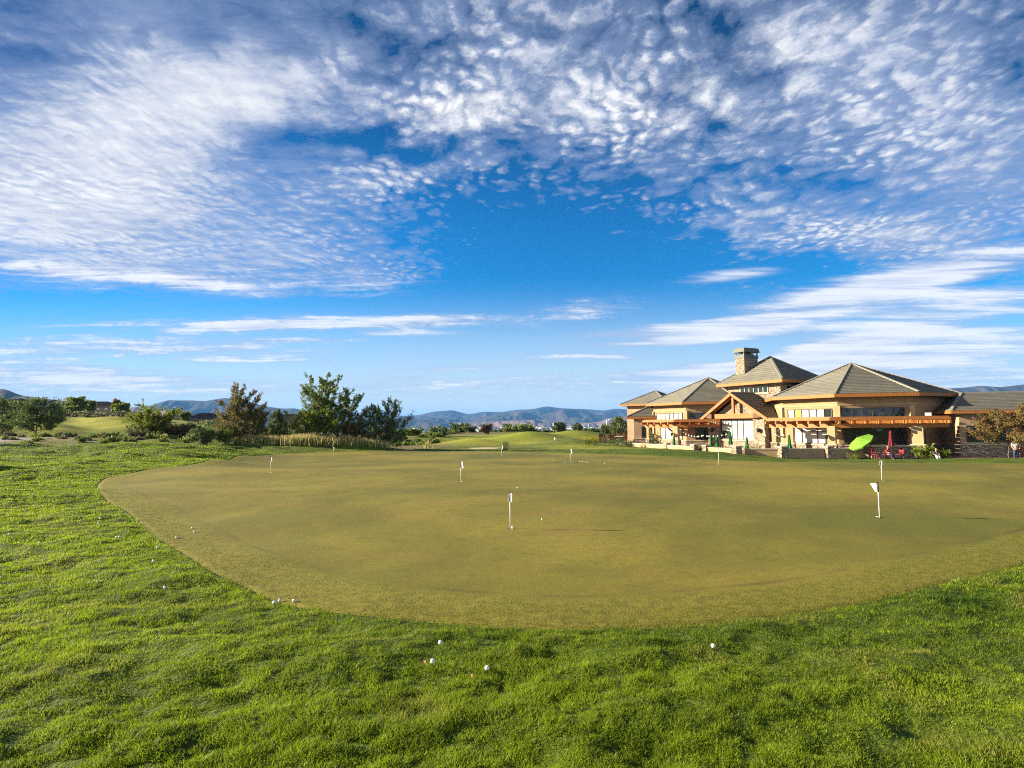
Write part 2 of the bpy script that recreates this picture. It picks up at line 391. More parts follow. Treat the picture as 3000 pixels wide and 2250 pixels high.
    soft = g.m('ADD', g.m('MULTIPLY', leftw, .62), g.m('MULTIPLY', rightw, .38))
    tex = g.mix(soft, pf, g.m('ADD', g.m('MULTIPLY', fib, 1.25), .04))
    hi = g.mapr(g.m('DIVIDE', z, ya), .17, .30)
    dn = g.m('ADD', g.m('ADD', g.m('MULTIPLY', cov, .66), g.m('MULTIPLY', g.m('SUBTRACT', big, .5), .55)), tex)
    alto = g.m('MULTIPLY', g.mapr(dn, .62, 1.38, interp='LINEAR'), hi)
    alto = g.m('POWER', alto, .85)
    # --- long bands low down
    st1 = g.noise(g.mapping(S0, rot=(0, 0, R(-1)), scale=(2.6, 44, 1)), 2.2, 8, .68, .5)
    st2 = g.noise(g.mapping(S0, rot=(0, 0, R(-7)), scale=(1.8, 26, 1)), 1.9, 8, .60, .5)
    wisp = g.noise(g.mapping(S0, rot=(0, 0, R(35)), scale=(9, 26, 1)), 1.6, 7, .7, 1.2)
    def band(*a, **k): return blob(*a, vec=Sl, **k)
    bl = tot([band(850, 948, 700, 42, 1, 1.15), band(700, 958, 400, 20, 0, .6), band(1280, 940, 300, 44, 2, .8), band(1700, 912, 340, 62, 9, .75), band(480, 815, 500, 52, -7, 1.2), band(1000, 830, 460, 70, 0, .55), band(120, 790, 420, 70, -14, .8),
              band(140, 1090, 480, 56, -3, .9), band(30, 1030, 480, 52, 0, .65), band(900, 998, 340, 14, 0, .6), band(760, 1060, 380, 26, -2, .55), band(1640, 1048, 220, 17, 2, .8), band(1830, 1045, 150, 16, 0, .7), band(1300, 1130, 1100, 70, 0, .6), band(500, 1015, 800, 60, -2, .8), band(300, 1130, 700, 70, -1, .8), band(300, 950, 500, 20, 2, .5)])
    br = tot([band(2480, 868, 560, 80, 10, 1.35), band(2050, 972, 500, 52, 4, 1.3), band(2000, 1085, 520, 34, 5, .9), band(2500, 1060, 700, 40, 3, .8), band(2800, 780, 600, 80, 9, 1.0), band(2700, 930, 700, 80, 5, .95), band(2420, 1030, 460, 56, 11, 1.15), band(2800, 1010, 640, 80, 2, 1.05), band(2700, 1110, 800, 80, 0, 1.0), band(2250, 1100, 420, 60, 6, .8), band(2150, 800, 300, 40, 6, .6), band(2900, 860, 500, 50, 4, .8), band(1900, 1010, 500, 26, 5, .6), band(2000, 1140, 700, 50, 2, .6), band(1750, 985, 420, 20, 3, .5), band(1150, 975, 420, 22, -1, .5), band(1350, 1075, 620, 22, 1, .55)])
    fil = g.m('ADD', g.m('MULTIPLY', g.m('SUBTRACT', st1, .5), 1.9), g.m('MULTIPLY', g.m('SUBTRACT', wisp, .5), 1.7))
    bla = g.m('MULTIPLY', g.mapr(g.m('ADD', bl, fil), .05, 1.15), g.mapr(bl, .0, .45))
    bra = g.m('MULTIPLY', g.mapr(g.m('ADD', g.m('MULTIPLY', br, 1.25), g.m('ADD', g.m('MULTIPLY', g.m('SUBTRACT', st2, .5), 3.0), g.m('MULTIPLY', g.m('SUBTRACT', wisp, .5), .7))), .05, 1.5), g.mapr(br, .0, .5))
    bands = g.m('ADD', bla, bra, clamp=True)
    # --- colours
    relief = g.m('MULTIPLY', g.m('SUBTRACT', pf, pf2), g.m('SUBTRACT', 1.0, g.m('MULTIPLY', soft, .8)))
    lit = g.m('ADD', g.m('ADD', .14, g.m('MULTIPLY', relief, 1.2)), g.m('MULTIPLY', g.m('SUBTRACT', dn, 1.15), .95))
    lit = g.m('ADD', lit, g.m('MULTIPLY', g.m('SUBTRACT', g.noise(P, 2.3, 3), .5), .8))
    lit = g.m('ADD', lit, tot([blob(1850, 330, 480, 200, 0, .35), blob(1350, 330, 330, 140, 0, .45), blob(1150, 525, 330, 75, 0, .5), blob(450, 330, 560, 120, 8, .15), blob(60, 660, 330, 70, -14, .3), blob(2800, 520, 560, 380, 0, -.15), blob(600, 60, 900, 160, 0, -.2)]))
    cc = g.mix(g.mapr(lit, .0, .95, interp='LINEAR'), (1.85, 2.35, 3.6), (5.5, 5.5, 5.5))
    bc = g.mix(g.mapr(g.m('ADD', g.m('MULTIPLY', g.m('ADD', st2, st1), .5), g.m('MULTIPLY', g.m('SUBTRACT', bands, .5), .25)), .42, .72), (2.5, 3.0, 4.2), (5.3, 5.4, 5.6))
    hs = g.node('ShaderNodeHueSaturation'); g.put(hs.inputs['Color'], sky.outputs[0]); hs.inputs['Saturation'].default_value = 1.25; hs.inputs['Value'].default_value = 1.0
    base = g.mix(1.0, hs.outputs[0], (.13, .80, .98), 'MULTIPLY')
    base = g.mix(g.mapr(g.m('DIVIDE', x, ya), -.35, -1.1), base, g.mix(1.0, base, (1.0, .74, .82), 'MULTIPLY'))
    deep = g.mapr(g.m('DIVIDE', z, ya), .30, .70)
    base = g.mix(deep, base, g.mix(1.0, base, (1.0, .55, .55), 'MULTIPLY'))
    veil = g.mapr(g.m('DIVIDE', z, ya), .27, .01, 0, .93)
    base = g.mix(veil, base, (3.9, 4.4, 5.0))
    out = g.mix(g.m('MULTIPLY', alto, .95), base, cc)
    out = g.mix(g.m('MULTIPLY', bands, .90), out, bc)
    behind = g.mapr(y, -.05, -.55)                           # bright sky added behind the camera to lift the shaded fronts
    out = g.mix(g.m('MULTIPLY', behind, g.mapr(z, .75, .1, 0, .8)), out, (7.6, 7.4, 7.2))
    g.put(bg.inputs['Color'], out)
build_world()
sc.world.cycles.sampling_method = 'MANUAL'; sc.world.cycles.sample_map_resolution = 512

air = MB().box((1500, 5000, 118), (44000, 42000, 566))
hm = bpy.data.materials.new('air'); hm.use_nodes = True
hm.node_tree.nodes.remove(hm.node_tree.nodes['Principled BSDF'])
pv = hm.node_tree.nodes.new('ShaderNodeVolumePrincipled'); pv.inputs['Color'].default_value = (.13, .42, 1.0, 1); pv.inputs['Density'].default_value = HAZE_D = 4.8e-5
hm.node_tree.links.new(pv.outputs[0], hm.node_tree.nodes['Material Output'].inputs['Volume'])
tag(air.build('haze', hm), 'thin blue air over the valley between the green and the mountains', 'haze', kind='stuff')

# ------------------------------------------------------------------ putting green outline
GPX = [(281, 1438), (284, 1416), (318, 1397), (400, 1381), (497, 1367), (600, 1350), (678, 1341), (770, 1333), (871, 1327), (1000, 1322.5), (1120, 1320.5), (1250, 1320.5), (1466, 1323), (1650, 1327), (1850, 1332),
       (2100, 1346), (2300, 1353), (2500, 1355), (2750, 1356), (3000, 1358), (3250, 1372), (3420, 1420), (3420, 1500), (3250, 1580), (3000, 1661), (2800, 1706), (2600, 1756), (2400, 1796), (2200, 1817), (2000, 1838), (1800, 1848), (1600, 1851), (1400, 1839),
       (1200, 1822), (1000, 1801), (840, 1778), (700, 1720), (620, 1683), (560, 1648), (500, 1607), (440, 1570), (400, 1530), (345, 1487), (300, 1463)]
gp = [ground(*p) for p in GPX]
pts = np.array([(p.x, p.y) for p in gp])
def spline(P, k=12):
    n = len(P); out = []
    for i in range(n):
        p0, p1, p2, p3 = P[i - 1], P[i], P[(i + 1) % n], P[(i + 2) % n]
        d1 = max(np.linalg.norm(p2 - p1), 1e-6); 
        m1 = (p2 - p0) / max(np.linalg.norm(p2 - p1) + np.linalg.norm(p1 - p0), 1e-6) * d1
        m2 = (p3 - p1) / max(np.linalg.norm(p3 - p2) + np.linalg.norm(p2 - p1), 1e-6) * d1
        for j in range(k):
            t = j / k; t2, t3 = t * t, t * t * t
            out.append((2 * t3 - 3 * t2 + 1) * p1 + (t3 - 2 * t2 + t) * m1 + (-2 * t3 + 3 * t2) * p2 + (t3 - t2) * m2)
    return np.array(out)
GB = spline(pts)
GBc = [tuple(p) for p in GB[::2]]
GC = np.array((3.0, 22.0))

# ------------------------------------------------------------------ ground sheet
def build_ground():
    # rings widen with distance; bearings are finest ahead
    az = np.concatenate([np.linspace(-180, -62, 60)[:-1], np.linspace(-62, 62, 621)[:-1], np.linspace(62, 180, 60)[:-1]])
    rad = [0.6]
    while rad[-1] < 90: rad.append(rad[-1] * 1.0062 + .004)
    while rad[-1] < 900: rad.append(rad[-1] * 1.016)
    while rad[-1] < 30000: rad.append(rad[-1] * 1.09)
    rad = np.array(rad); A, Rr = np.meshgrid(R(1) * az, rad)
    x, y = Rr * np.sin(A), Rr * np.cos(A)
    z = H(x, y)
    near = Rr < 95
    ins = np.zeros(x.shape, bool); ins[near] = inpoly(x[near], y[near], GBc)
    gd = np.full(x.shape, 50.0); gd[near] = polydist(x[near], y[near], GBc)
    out = np.where(ins, 0, sstep(0, .35, gd)) * (1 - sstep(70, 95, Rr))
    lump = .085 * fbm(x / 1.3, y / .8, 21, 3) + .065 * fbm(x / .42, y / .30, 23, 2)
    lump2 = (.10 + .14 * sstep(4, -4, x) + .16 * sstep(22, 40, Rr) * sstep(-5, -12, x)) * fbm(x / 3.2, y / 1.6, 27, 3) * sstep(5, 20, Rr)
    z = z + out * (lump + .018 + lump2 * sstep(0, 2.5, gd)) - .07 * ins * sstep(0, .25, gd)
    n, m = x.shape
    V = np.stack([x, y, z], -1).reshape(-1, 3)
    i = np.arange(n - 1)[:, None] * m; j = np.arange(m)[None, :]; jn = (j + 1) % m
    Q = np.stack([i + jn, i + m + jn, i + m + j, i + j], -1).reshape(-1, 4)[:, ::-1]
    Q = Q[:, ::-1]
    a = x / np.maximum(y, 1)
    # what grows where
    fair = sstep(66, 74, y) * (1 - sstep(205, 235, y)) * sstep(-.12, .12, fbm(x / 34 + 9, y / 26 + 3, 31, 3) + .12 - .25 * sstep(.0, .22, np.abs(a - .02) - .2) + .30 * sstep(.42, .6, -a))
    fair = np.maximum(fair, sstep(.60, .66, -a) * (1 - sstep(.84, .9, -a)) * sstep(72, 80, y) * (1 - sstep(150, 172, y + 6 * fbm(x / 12, y / 12, 33, 2))))
    rb = sstep(62, 70, y) * (1 - sstep(600, 900, y))
    dry = rb * sstep(.02, .22, fbm(x / 30, y / 22, 41, 4) - .05 + .30 * sstep(150, 210, y) * sstep(.35, .55, -a) + .25 * sstep(210, 300, y)) * (1 - fair)
    val = sstep(500, 1100, Rr)
    bare = np.where(inpoly(x, y, SITE), 1.0, 0.0) * near
    w = npmesh('ground', V, Q, None, dict(fair=fair.ravel(), dry=dry.ravel(), val=val.ravel(), bare=bare.ravel(), back=rb.ravel()), smooth=True)
    m_, g, bs = new_mat('mown grass land'); w.data.materials[0] = m_
    p = g.pos()
    n1 = g.noise(p, .22, 5, .6); n2 = g.noise(p, 1.4, 4, .65); n3 = g.noise(g.mapping(p, scale=(1, 1.6, 1)), 9, 4, .7)
    c = g.mix(g.mapr(n1, .3, .7), (.045, .078, .006), (.105, .150, .010))
    c = g.mix(g.mapr(n2, .45, .8), c, (.120, .150, .020))
    c = g.mix(g.mapr(n3, .35, .7, 0, .45), c, (.030, .050, .010))
    b1 = g.noise(g.mapping(p, scale=(1, 1.3, 1)), .06, 5, .6); b2 = g.noise(p, .5, 5, .7)
    rough = g.mix(g.mapr(g.m('ADD', g.m('MULTIPLY', b1, .6), g.m('MULTIPLY', b2, .4)), .38, .62), (.055, .080, .014), (.150, .170, .032))
    fw = g.mix(g.mapr(g.noise(g.mapping(p, scale=(1, .8, 1)), .05, 4, .6), .35, .65), (.150, .190, .018), (.290, .300, .035))
    fw = g.mix(g.mapr(b2, .5, .8, 0, .5), fw, (.26, .22, .05))
    dr = g.mix(g.mapr(b2, .35, .65), (.22, .155, .075), (.075, .085, .035))
    c = g.mix(g.attr('back'), c, rough); c = g.mix(g.attr('fair'), c, fw); c = g.mix(g.attr('dry'), c, dr)
    v1 = g.noise(p, .0016, 7, .65); v2 = g.noise(p, .012, 5, .7)
    vl = g.mix(g.mapr(g.m('ADD', g.m('MULTIPLY', v1, .6), g.m('MULTIPLY', v2, .4)), .4, .62), (.035, .050, .030), (.20, .16, .10))
    c = g.mix(g.attr('val'), c, vl); c = g.mix(g.attr('bare'), c, (.16, .11, .07))
    g.put(bs.inputs['Base Color'], c); bs.inputs['Roughness'].default_value = .85; bs.inputs['Specular IOR Level'].default_value = .15
    g.put(bs.inputs['Normal'], g.bump(g.m('ADD', n3, g.m('MULTIPLY', g.noise(p, 26, 3, .7), .6)), .7, .06))
    tag(w, 'rolling mown golf course turf falling away to the valley', 'ground', kind='structure')
build_ground()

def build_green():
    nb = len(GB); T = np.concatenate([np.linspace(.004, .8, 60)[:-1], np.linspace(.8, 1.0, 26)])
    V = []; ed = []
    bd = GB - GC
    for t in T:
        q = GC + bd * t; z = Hs(q[:, 0], q[:, 1]) + .012 * fbm(q[:, 0] / 2.2, q[:, 1] / 1.6, 51, 3)
        if t > .9999: z = z - .05
        V.append(np.column_stack([q, z])); ed.append(np.linalg.norm(bd, axis=1) * (1 - t))
    V = np.concatenate(V); ed = np.concatenate(ed)
    n = len(T); i = np.arange(n - 1)[:, None] * nb; j = np.arange(nb)[None, :]; jn = (j + 1) % nb
    Q = np.stack([i + j, i + nb + j, i + nb + jn, i + jn], -1).reshape(-1, 4)
    area = 0.5 * np.sum(GB[:, 0] * np.roll(GB[:, 1], -1) - np.roll(GB[:, 0], -1) * GB[:, 1])
    V = np.concatenate([V, [[GC[0], GC[1], float(Hs(GC[0], GC[1]))]]]); ed = np.append(ed, 20)
    tr = np.array([(k, (k + 1) % nb, len(V) - 1) for k in range(nb)])
    if area < 0: Q = Q[:, ::-1]; tr = tr[:, ::-1]
    w = npmesh('putting_green', V, Q, None, dict(edge=ed), smooth=True, tris=np.array(tr))
    m_, g, bs = new_mat('close cut bentgrass'); w.data.materials[0] = m_
    p = g.pos(); e = g.attr('edge')
    n1 = g.noise(p, .12, 5, .6, .3); n2 = g.noise(g.mapping(p, rot=(0, 0, .5), scale=(.6, 1.6, 1)), .5, 5, .65); n3 = g.noise(p, 7, 4, .7); n4 = g.noise(p, 60, 3, .7)
    c = g.mix(g.mapr(n1, .36, .62), (.104, .107, .013), (.216, .186, .024))
    c = g.mix(g.mapr(n2, .50, .78, 0, .6), c, (.215, .120, .038))
    c = g.mix(g.mapr(g.noise(p, .33, 4, .6), .5, .75, 0, .65), c, (.115, .120, .014))
    c = g.mix(g.mapr(n3, .4, .75, 0, .35), c, (.075, .070, .016))
    c = g.mix(g.mapr(n4, .45, .75, 0, .4), c, (.055, .055, .014))
    col = g.mix(g.mapr(n3, .35, .65), (.105, .112, .012), (.195, .178, .020))
    ew = g.m('ADD', e, g.m('MULTIPLY', g.m('SUBTRACT', n2, .5), .7))
    st_ = g.mapr(g.m('SINE', g.m('MULTIPLY', g.vm('DOT_PRODUCT', p, (.91, -.42, 0)), 5.2)), -.5, .5, 0, .05)
    c = g.mix(st_, c, (.235, .205, .022)); c = g.mix(g.mapr(g.noise(p, 2.2, 4, .75), .5, .72, 0, .5), c, (.09, .10, .012)); c = g.mix(g.mapr(g.noise(p, 17, 3, .7), .5, .75, 0, .25), c, (.23, .20, .03))
    c = g.mix(g.mapr(ew, 1.35, .95, 0, .8), c, col)
    ring = g.m('MULTIPLY', g.mapr(e, 1.16, 1.22), g.mapr(e, 1.34, 1.28))
    c = g.mix(g.m('MULTIPLY', ring, g.mapr(n2, .45, .65, 0, .5)), c, (.05, .055, .012))
    g.put(bs.inputs['Base Color'], c); bs.inputs['Roughness'].default_value = .8; bs.inputs['Specular IOR Level'].default_value = .2
    rk = g.mapr(ew, 1.35, .9, .0, 1.0)
    hgt = g.m('ADD', g.m('MULTIPLY', n4, .35), g.m('MULTIPLY', g.m('MULTIPLY', g.noise(p, 34, 4, .75), rk), 1.2))
    g.put(bs.inputs['Normal'], g.bump(hgt, .55, .03))
    tag(w, 'wide olive putting green cut short with brownish patches', 'putting green', kind='structure')
build_green()

# ------------------------------------------------------------------ grass blades of the rough nearest the eye
def build_grass():
    N = 2800000
    ex = 0.34; r0, r1 = 2.6, 62.0
    u = rng.random(N); rr = (r0 ** ex + u * (r1 ** ex - r0 ** ex)) ** (1 / ex)
    az = R(1) * rng.uniform(-47, 47, N)
    x, y = rr * np.sin(az), rr * np.cos(az)
    ins = inpoly(x, y, GBc); d = polydist(x, y, GBc)
    keep = ~ins | ((d < .03 + .16 * np.maximum(0, fbm(x / .35, y / .3, 63, 2))) & (rng.random(N) < .6))
    clump = fbm(x / .11, y / .11, 61, 2)
    keep &= (clump > -.42 + .2 * rng.random(N))
    keep &= rng.random(N) < .62 * (1 - .85 * sstep(36, 62, rr))
    keep &= (rr < 34) | (az < R(-5))
    x, y, rr, d, clump = x[keep], y[keep], rr[keep], d[keep], clump[keep]
    n = len(x)
    out = sstep(0, .35, d)
    lump = .085 * fbm(x / 1.3, y / .8, 21, 3) + .065 * fbm(x / .42, y / .30, 23, 2) + (.10 + .14 * sstep(4, -4, x) + .16 * sstep(22, 40, rr) * sstep(-5, -12, x)) * fbm(x / 3.2, y / 1.6, 27, 3) * sstep(5, 20, rr) * sstep(0, 2.5, d)
    z = H(x, y) + out * (lump + .018) - .012
    pl = fbm(x / .9, y / .6, 71, 3)
    h = (.024 + .020 * sstep(-.3, .4, pl) + .030 * clump + .014 * rng.random(n)) * (1 + .3 * sstep(10, 30, rr))
    h = np.maximum(h, .016)
    wd = np.maximum(.0024, .00034 * rr) * rng.uniform(.7, 1.3, n)
    th = rng.uniform(0, 2 * np.pi, n); lean = rng.uniform(.15, 1.0, n) * h
    lx, ly = np.cos(th) * lean + .25 * h * fbm(x / .5, y / .5, 75, 2), np.sin(th) * lean + .25 * h * fbm(x / .5, y / .5, 77, 2)
    ph = rng.uniform(0, 2 * np.pi, n); wx, wy = np.cos(ph) * wd, np.sin(ph) * wd
    V = np.empty((n, 5, 3), np.float32)
    V[:, 0] = np.stack([x - wx, y - wy, z], -1); V[:, 1] = np.stack([x + wx, y + wy, z], -1)
    mx, my, mz = x + lx * .35, y + ly * .35, z + h * .62
    V[:, 2] = np.stack([mx + wx * .8, my + wy * .8, mz], -1); V[:, 3] = np.stack([mx - wx * .8, my - wy * .8, mz], -1)
    V[:, 4] = np.stack([x + lx, y + ly, z + h], -1)
    b = np.arange(n)[:, None] * 5
    Q = b + np.array([0, 1, 2, 3]); T = b + np.array([3, 2, 4])
    rnd = np.clip(.45 - .10 * sstep(-2, 5, x) + .85 * fbm(x / 1.9, y / 1.0, 81, 3) + .65 * clump + rng.normal(0, .2, n), 0, 1)
    dryv = np.clip(sstep(.12, .42, fbm(x / .8 + 7, y / .5, 83, 3)) * rng.random(n) * .9 + (rng.random(n) < .05) * .8, 0, 1) * (1 - .75 * sstep(14, 26, rr))
    w = npmesh('rough_grass', V.reshape(-1, 3), Q, None, dict(rnd=np.repeat(rnd, 5), dry=np.repeat(dryv, 5)), tris=T)
    m_, g, bs = new_mat('grass blades'); w.data.materials[0] = m_
    c = g.mix(g.attr('rnd'), (.016, .060, .007), (.250, .345, .015)); c = g.mix(g.attr('dry'), c, (.30, .27, .07))
    g.put(bs.inputs['Base Color'], c); bs.inputs['Roughness'].default_value = .5; bs.inputs['Specular IOR Level'].default_value = .25
    tr = g.node('ShaderNodeBsdfTranslucent'); g.put(tr.inputs[0], g.mix(.5, c, (.23, .33, .010)))
    mx_ = g.node('ShaderNodeMixShader'); mx_.inputs[0].default_value = .5
    g.l.new(bs.outputs[0], mx_.inputs[1]); g.l.new(tr.outputs[0], mx_.inputs[2]); g.l.new(mx_.outputs[0], g.n['Material Output'].inputs[0])
    tag(w, 'lush sunlit blades of longer rough grass around the putting green', 'grass', kind='stuff')
    # the coarser apron along the near edge
    N = 430000
    u = rng.random(N); rr = (5.0 ** .5 + u * (26.0 ** .5 - 5.0 ** .5)) ** 2; az = R(1) * rng.uniform(-47, 47, N)
    x, y = rr * np.sin(az), rr * np.cos(az); d = polydist(x, y, GBc)
    wdt = .8 + .9 * fbm(x / 1.2, y / .8, 87, 3)
    k = inpoly(x, y, GBc) & (d < wdt) & (rng.random(N) < .9) & (fbm(x / .16, y / .16, 88, 2) > -.25)
    x, y, rr, d = x[k], y[k], rr[k], d[k]; n = len(x)
    z = Hs(x, y) + .012 * fbm(x / 2.2, y / 1.6, 51, 3) - .004
    h = (.009 + .012 * rng.random(n)) * (1.1 - .5 * d); h = np.maximum(h, .008)
    wd = np.maximum(.003, .0005 * rr); th = rng.uniform(0, 2 * np.pi, n); ph = rng.uniform(0, 2 * np.pi, n)
    V = np.empty((n, 3, 3), np.float32)
    V[:, 0] = np.stack([x - np.cos(ph) * wd, y - np.sin(ph) * wd, z], -1); V[:, 1] = np.stack([x + np.cos(ph) * wd, y + np.sin(ph) * wd, z], -1)
    V[:, 2] = np.stack([x + np.cos(th) * h, y + np.sin(th) * h, z + h], -1)
    T = np.arange(n)[:, None] * 3 + np.array([0, 1, 2])
    rnd = np.clip(rng.random(n) * .8 + .3 * fbm(x / .6, y / .4, 89, 2), 0, 1)
    w = npmesh('apron_grass', V.reshape(-1, 3), None, leaf_mat('apron blades', (.085, .100, .008), (.20, .205, .022), None, .35), dict(rnd=np.repeat(rnd, 3)), tris=T)
    tag(w, 'short coarse olive turf along the near edge of the putting green', 'grass', kind='stuff')
build_grass()

# ------------------------------------------------------------------ bunker sand and far hills
def sand_patch(name, px, py, rx, ry, label, mat='sand'):
    c = ground(px, py); V = []; n = 40
    mb = MB(); vs = [(c.x, c.y, float(Hs(c.x, c.y)) + .10)]
    for ring in (.5, 1.0):
        for k in range(n):
            t = 2 * math.pi * k / n; rr = ring * (1 + .22 * math.sin(2 * t + 1) + .12 * math.sin(5 * t))
            x, y = c.x + rx * rr * math.cos(t), c.y + ry * rr * math.sin(t); vs.append((x, y, float(Hs(x, y)) + (.09 if ring < 1 else .03)))
    fs = [(0, 1 + k, 1 + (k + 1) % n) for k in range(n)] + [(1 + k, 1 + n + k, 1 + n + (k + 1) % n, 1 + (k + 1) % n) for k in range(n)]
    tag(mb.add(vs, fs).build(name, M[mat], smooth=True), label, 'bunker', kind='structure')
sand_patch('sand_bunker', 1412, 1314, 2.9, 3.2, 'pale sand bunker in front of the fairway mounds')
sand_patch('sand_bunker', 30, 1288, 3.2, 4, 'sand bunker coloured shade grey behind the left bank of the green', 'shade_sand')  # sand colour greyed to stand for the shade behind the bank

def hill_mat(name, a, b, c, sc_):
    m, g, bs = new_mat(name); p = g.pos()
    n = g.noise(p, sc_, 7, .62); n2 = g.noise(p, sc_ * 6, 5, .7)
    k = g.mix(g.mapr(n, .35, .65), a, b); k = g.mix(g.mapr(n2, .5, .75, 0, .7), k, c)
    g.put(bs.inputs['Base Color'], k); bs.inputs['Roughness'].default_value = .95; bs.inputs['Specular IOR Level'].default_value = .05
    return m
def hills(prof, D, depth, mat, label, seed, base=-75, rough=.19):
    P = np.array(prof, float); n = 300
    px = np.linspace(P[0, 0], P[-1, 0], n); py = np.interp(px, P[:, 0], P[:, 1])
    k = np.hanning(9); k /= k.sum(); py = np.convolve(np.pad(py, 4, mode='edge'), k, 'valid')
    ridge = np.array([tuple(at(a, b, D)) for a, b in zip(px, py)])
    rows = 34; T = np.linspace(-1, 1, rows * 2 - 1); V = []
    for t in T:
        yy = D + t * depth * (1 if t < 0 else 1.3)
        hgt = ridge[:, 2] - base
        prf = (1 - abs(t)) ** 1.25
        gul = fbm(ridge[:, 0] / (depth * .16) + .35 * t, np.full(n, t * 1.6 + seed), seed, 4, .55)
        z = base + hgt * (prf + gul * rough * 6 * (1 - prf) * prf * 1.7) - (8 if abs(t) > .99 else 0)
        V.append(np.column_stack([ridge[:, 0] * (yy / D) ** .5, np.full(n, yy), z]))
    V = np.concatenate(V); m = len(T)
    i = np.arange(m - 1)[:, None] * n; j = np.arange(n - 1)[None, :]
    Q = np.stack([i + j, i + j + 1, i + n + j + 1, i + n + j], -1).reshape(-1, 4)
    tag(npmesh('hills', V, Q, mat, smooth=True), label, 'hills', kind='structure')
mh1 = hill_mat('sage hills', (.16, .105, .070), (.075, .075, .045), (.25, .17, .12), .006)
mh2 = hill_mat('far mountains', (.070, .055, .045), (.030, .038, .030), (.125, .09, .07), .0018)
mh3 = hill_mat('brown hills', (.24, .15, .10), (.10, .085, .055), (.33, .22, .16), .0035)
hills([(-900, 1150), (-500, 1105), (-200, 1118), (0, 1139), (16, 1140), (60, 1158), (130, 1167), (195, 1176), (225, 1168), (260, 1171), (310, 1185), (345, 1196), (410, 1218), (520, 1245), (620, 1262)], 2300, 900, mh1, 'brown sage hills rising at the left edge behind the houses', 3, -60)
hills([(300, 1215), (350, 1197), (400, 1192), (452, 1202), (520, 1199), (570, 1216), (640, 1232), (720, 1245)], 4000, 900, mh3, 'low brown hill in front of the blue range on the left', 5)
hills([(380, 1216), (430, 1190), (470, 1180), (510, 1173), (560, 1173), (600, 1175), (655, 1166), (690, 1168), (735, 1178), (776, 1191), (830, 1197), (862, 1196), (900, 1204), (1000, 1212), (1100, 1217), (1250, 1230), (1400, 1245)], 7000, 1900, mh2, 'long blue mountain range behind the left trees', 7)
hills([(1050, 1232), (1150, 1219), (1223, 1217), (1270, 1206), (1300, 1204), (1324, 1201), (1372, 1214), (1422, 1206), (1466, 1208), (1514, 1200), (1560, 1199), (1599, 1190), (1644, 1196), (1720, 1199), (1770, 1203), (1799, 1197), (1830, 1199), (1900, 1208), (2050, 1205), (2300, 1195), (2500, 1190)], 10500, 2200, mh2, 'farthest pale blue mountains across the valley', 11)
hills([(1080, 1240), (1182, 1222), (1277, 1225), (1372, 1227), (1420, 1220), (1466, 1213), (1500, 1210), (1530, 1204), (1577, 1218), (1620, 1206), (1656, 1197), (1688, 1200), (1720, 1207), (1751, 1215), (1815, 1219), (1900, 1212), (2000, 1215), (2200, 1222)], 8200, 1500, mh2, 'purple foothills in front of the farthest mountains', 13)
hills([(1000, 1256), (1130, 1240), (1280, 1236), (1400, 1238), (1520, 1231), (1600, 1229), (1700, 1240), (1760, 1235), (1800, 1222), (1870, 1218), (1960, 1225), (2100, 1240)], 6900, 800, mh3, 'low pinkish brown foothills at the far edge of the city', 17)
hills([(980, 1285), (1080, 1262), (1150, 1257), (1210, 1262), (1290, 1272), (1360, 1282)], 1500, 330, mh3, 'bare brown knoll below the dark pine', 19, -60)
hills([(2450, 1190), (2600, 1160), (2700, 1148), (2780, 1138), (2830, 1135), (2872, 1130), (2930, 1134), (3000, 1126), (3200, 1110), (3500, 1120)], 4800, 1400, mh2, 'dark blue ridge rising above the right wing roof', 23)
# ------------------------------------------------------------------ clubhouse (local x along the front to the right, local -y outward, z from the terrace)
club = thing('clubhouse', 'tan stucco and stone clubhouse with grey tiled pyramid roofs beside the green', 'clubhouse', (MID[0], MID[1], ZB), R(-63))
def loc(X, Y):                                  # world -> clubhouse local
    d = np.array((X, Y)) - MID; return float(d @ U), float(d @ B)
def clubw(x, y): w = MID + x * U + y * B; return float(w[0]), float(w[1])
def octp(c, r, k): a = R(22.5 + 45 * k); return (c[0] + r * math.sin(a), c[1] - r * math.cos(a))
S45 = math.sqrt(.5)

def slope_strips(V, Q, A, eaveA, eaveB, topA, topB, pitch=.46, lift=.075):
    eaveA, eaveB, topA, topB = map(lambda p: np.array(p, float), (eaveA, eaveB, topA, topB))
    L = np.linalg.norm((topA + topB) / 2 - (eaveA + eaveB) / 2); n = max(3, int(L / pitch))
    up = np.cross(eaveB - eaveA, (topA + topB) / 2 - eaveA); up /= np.linalg.norm(up); up = up if up[2] > 0 else -up
    for i in range(n):
        t0, t1 = i / n, (i + 1) / n
        a0, b0 = eaveA + (topA - eaveA) * t0, eaveB + (topB - eaveB) * t0
        a1, b1 = eaveA + (topA - eaveA) * t1, eaveB + (topB - eaveB) * t1
        o = len(V); V += [a0, b0, a0 + up * lift, b0 + up * lift, b1, a1]; r = random.random()
        A += [r] * 6; Q += [(o, o + 1, o + 3, o + 2), (o + 2, o + 3, o + 4, o + 5)]
def roof_part(slopes, parent=club):
    V, Q, A = [], [], []
    for s in slopes: slope_strips(V, Q, A, *s)
    return npmesh('roof', np.array(V), np.array(Q), M['roof'], dict(rnd=A), parent)
def ridge_caps(lines, roof):
    mb = MB()
    for p, q in lines: mb.bar(Vector(p) + Vector((0, 0, .06)), Vector(q) + Vector((0, 0, .06)), .26, .14)
    mb.build('ridge_cap', M['ridge'], roof)
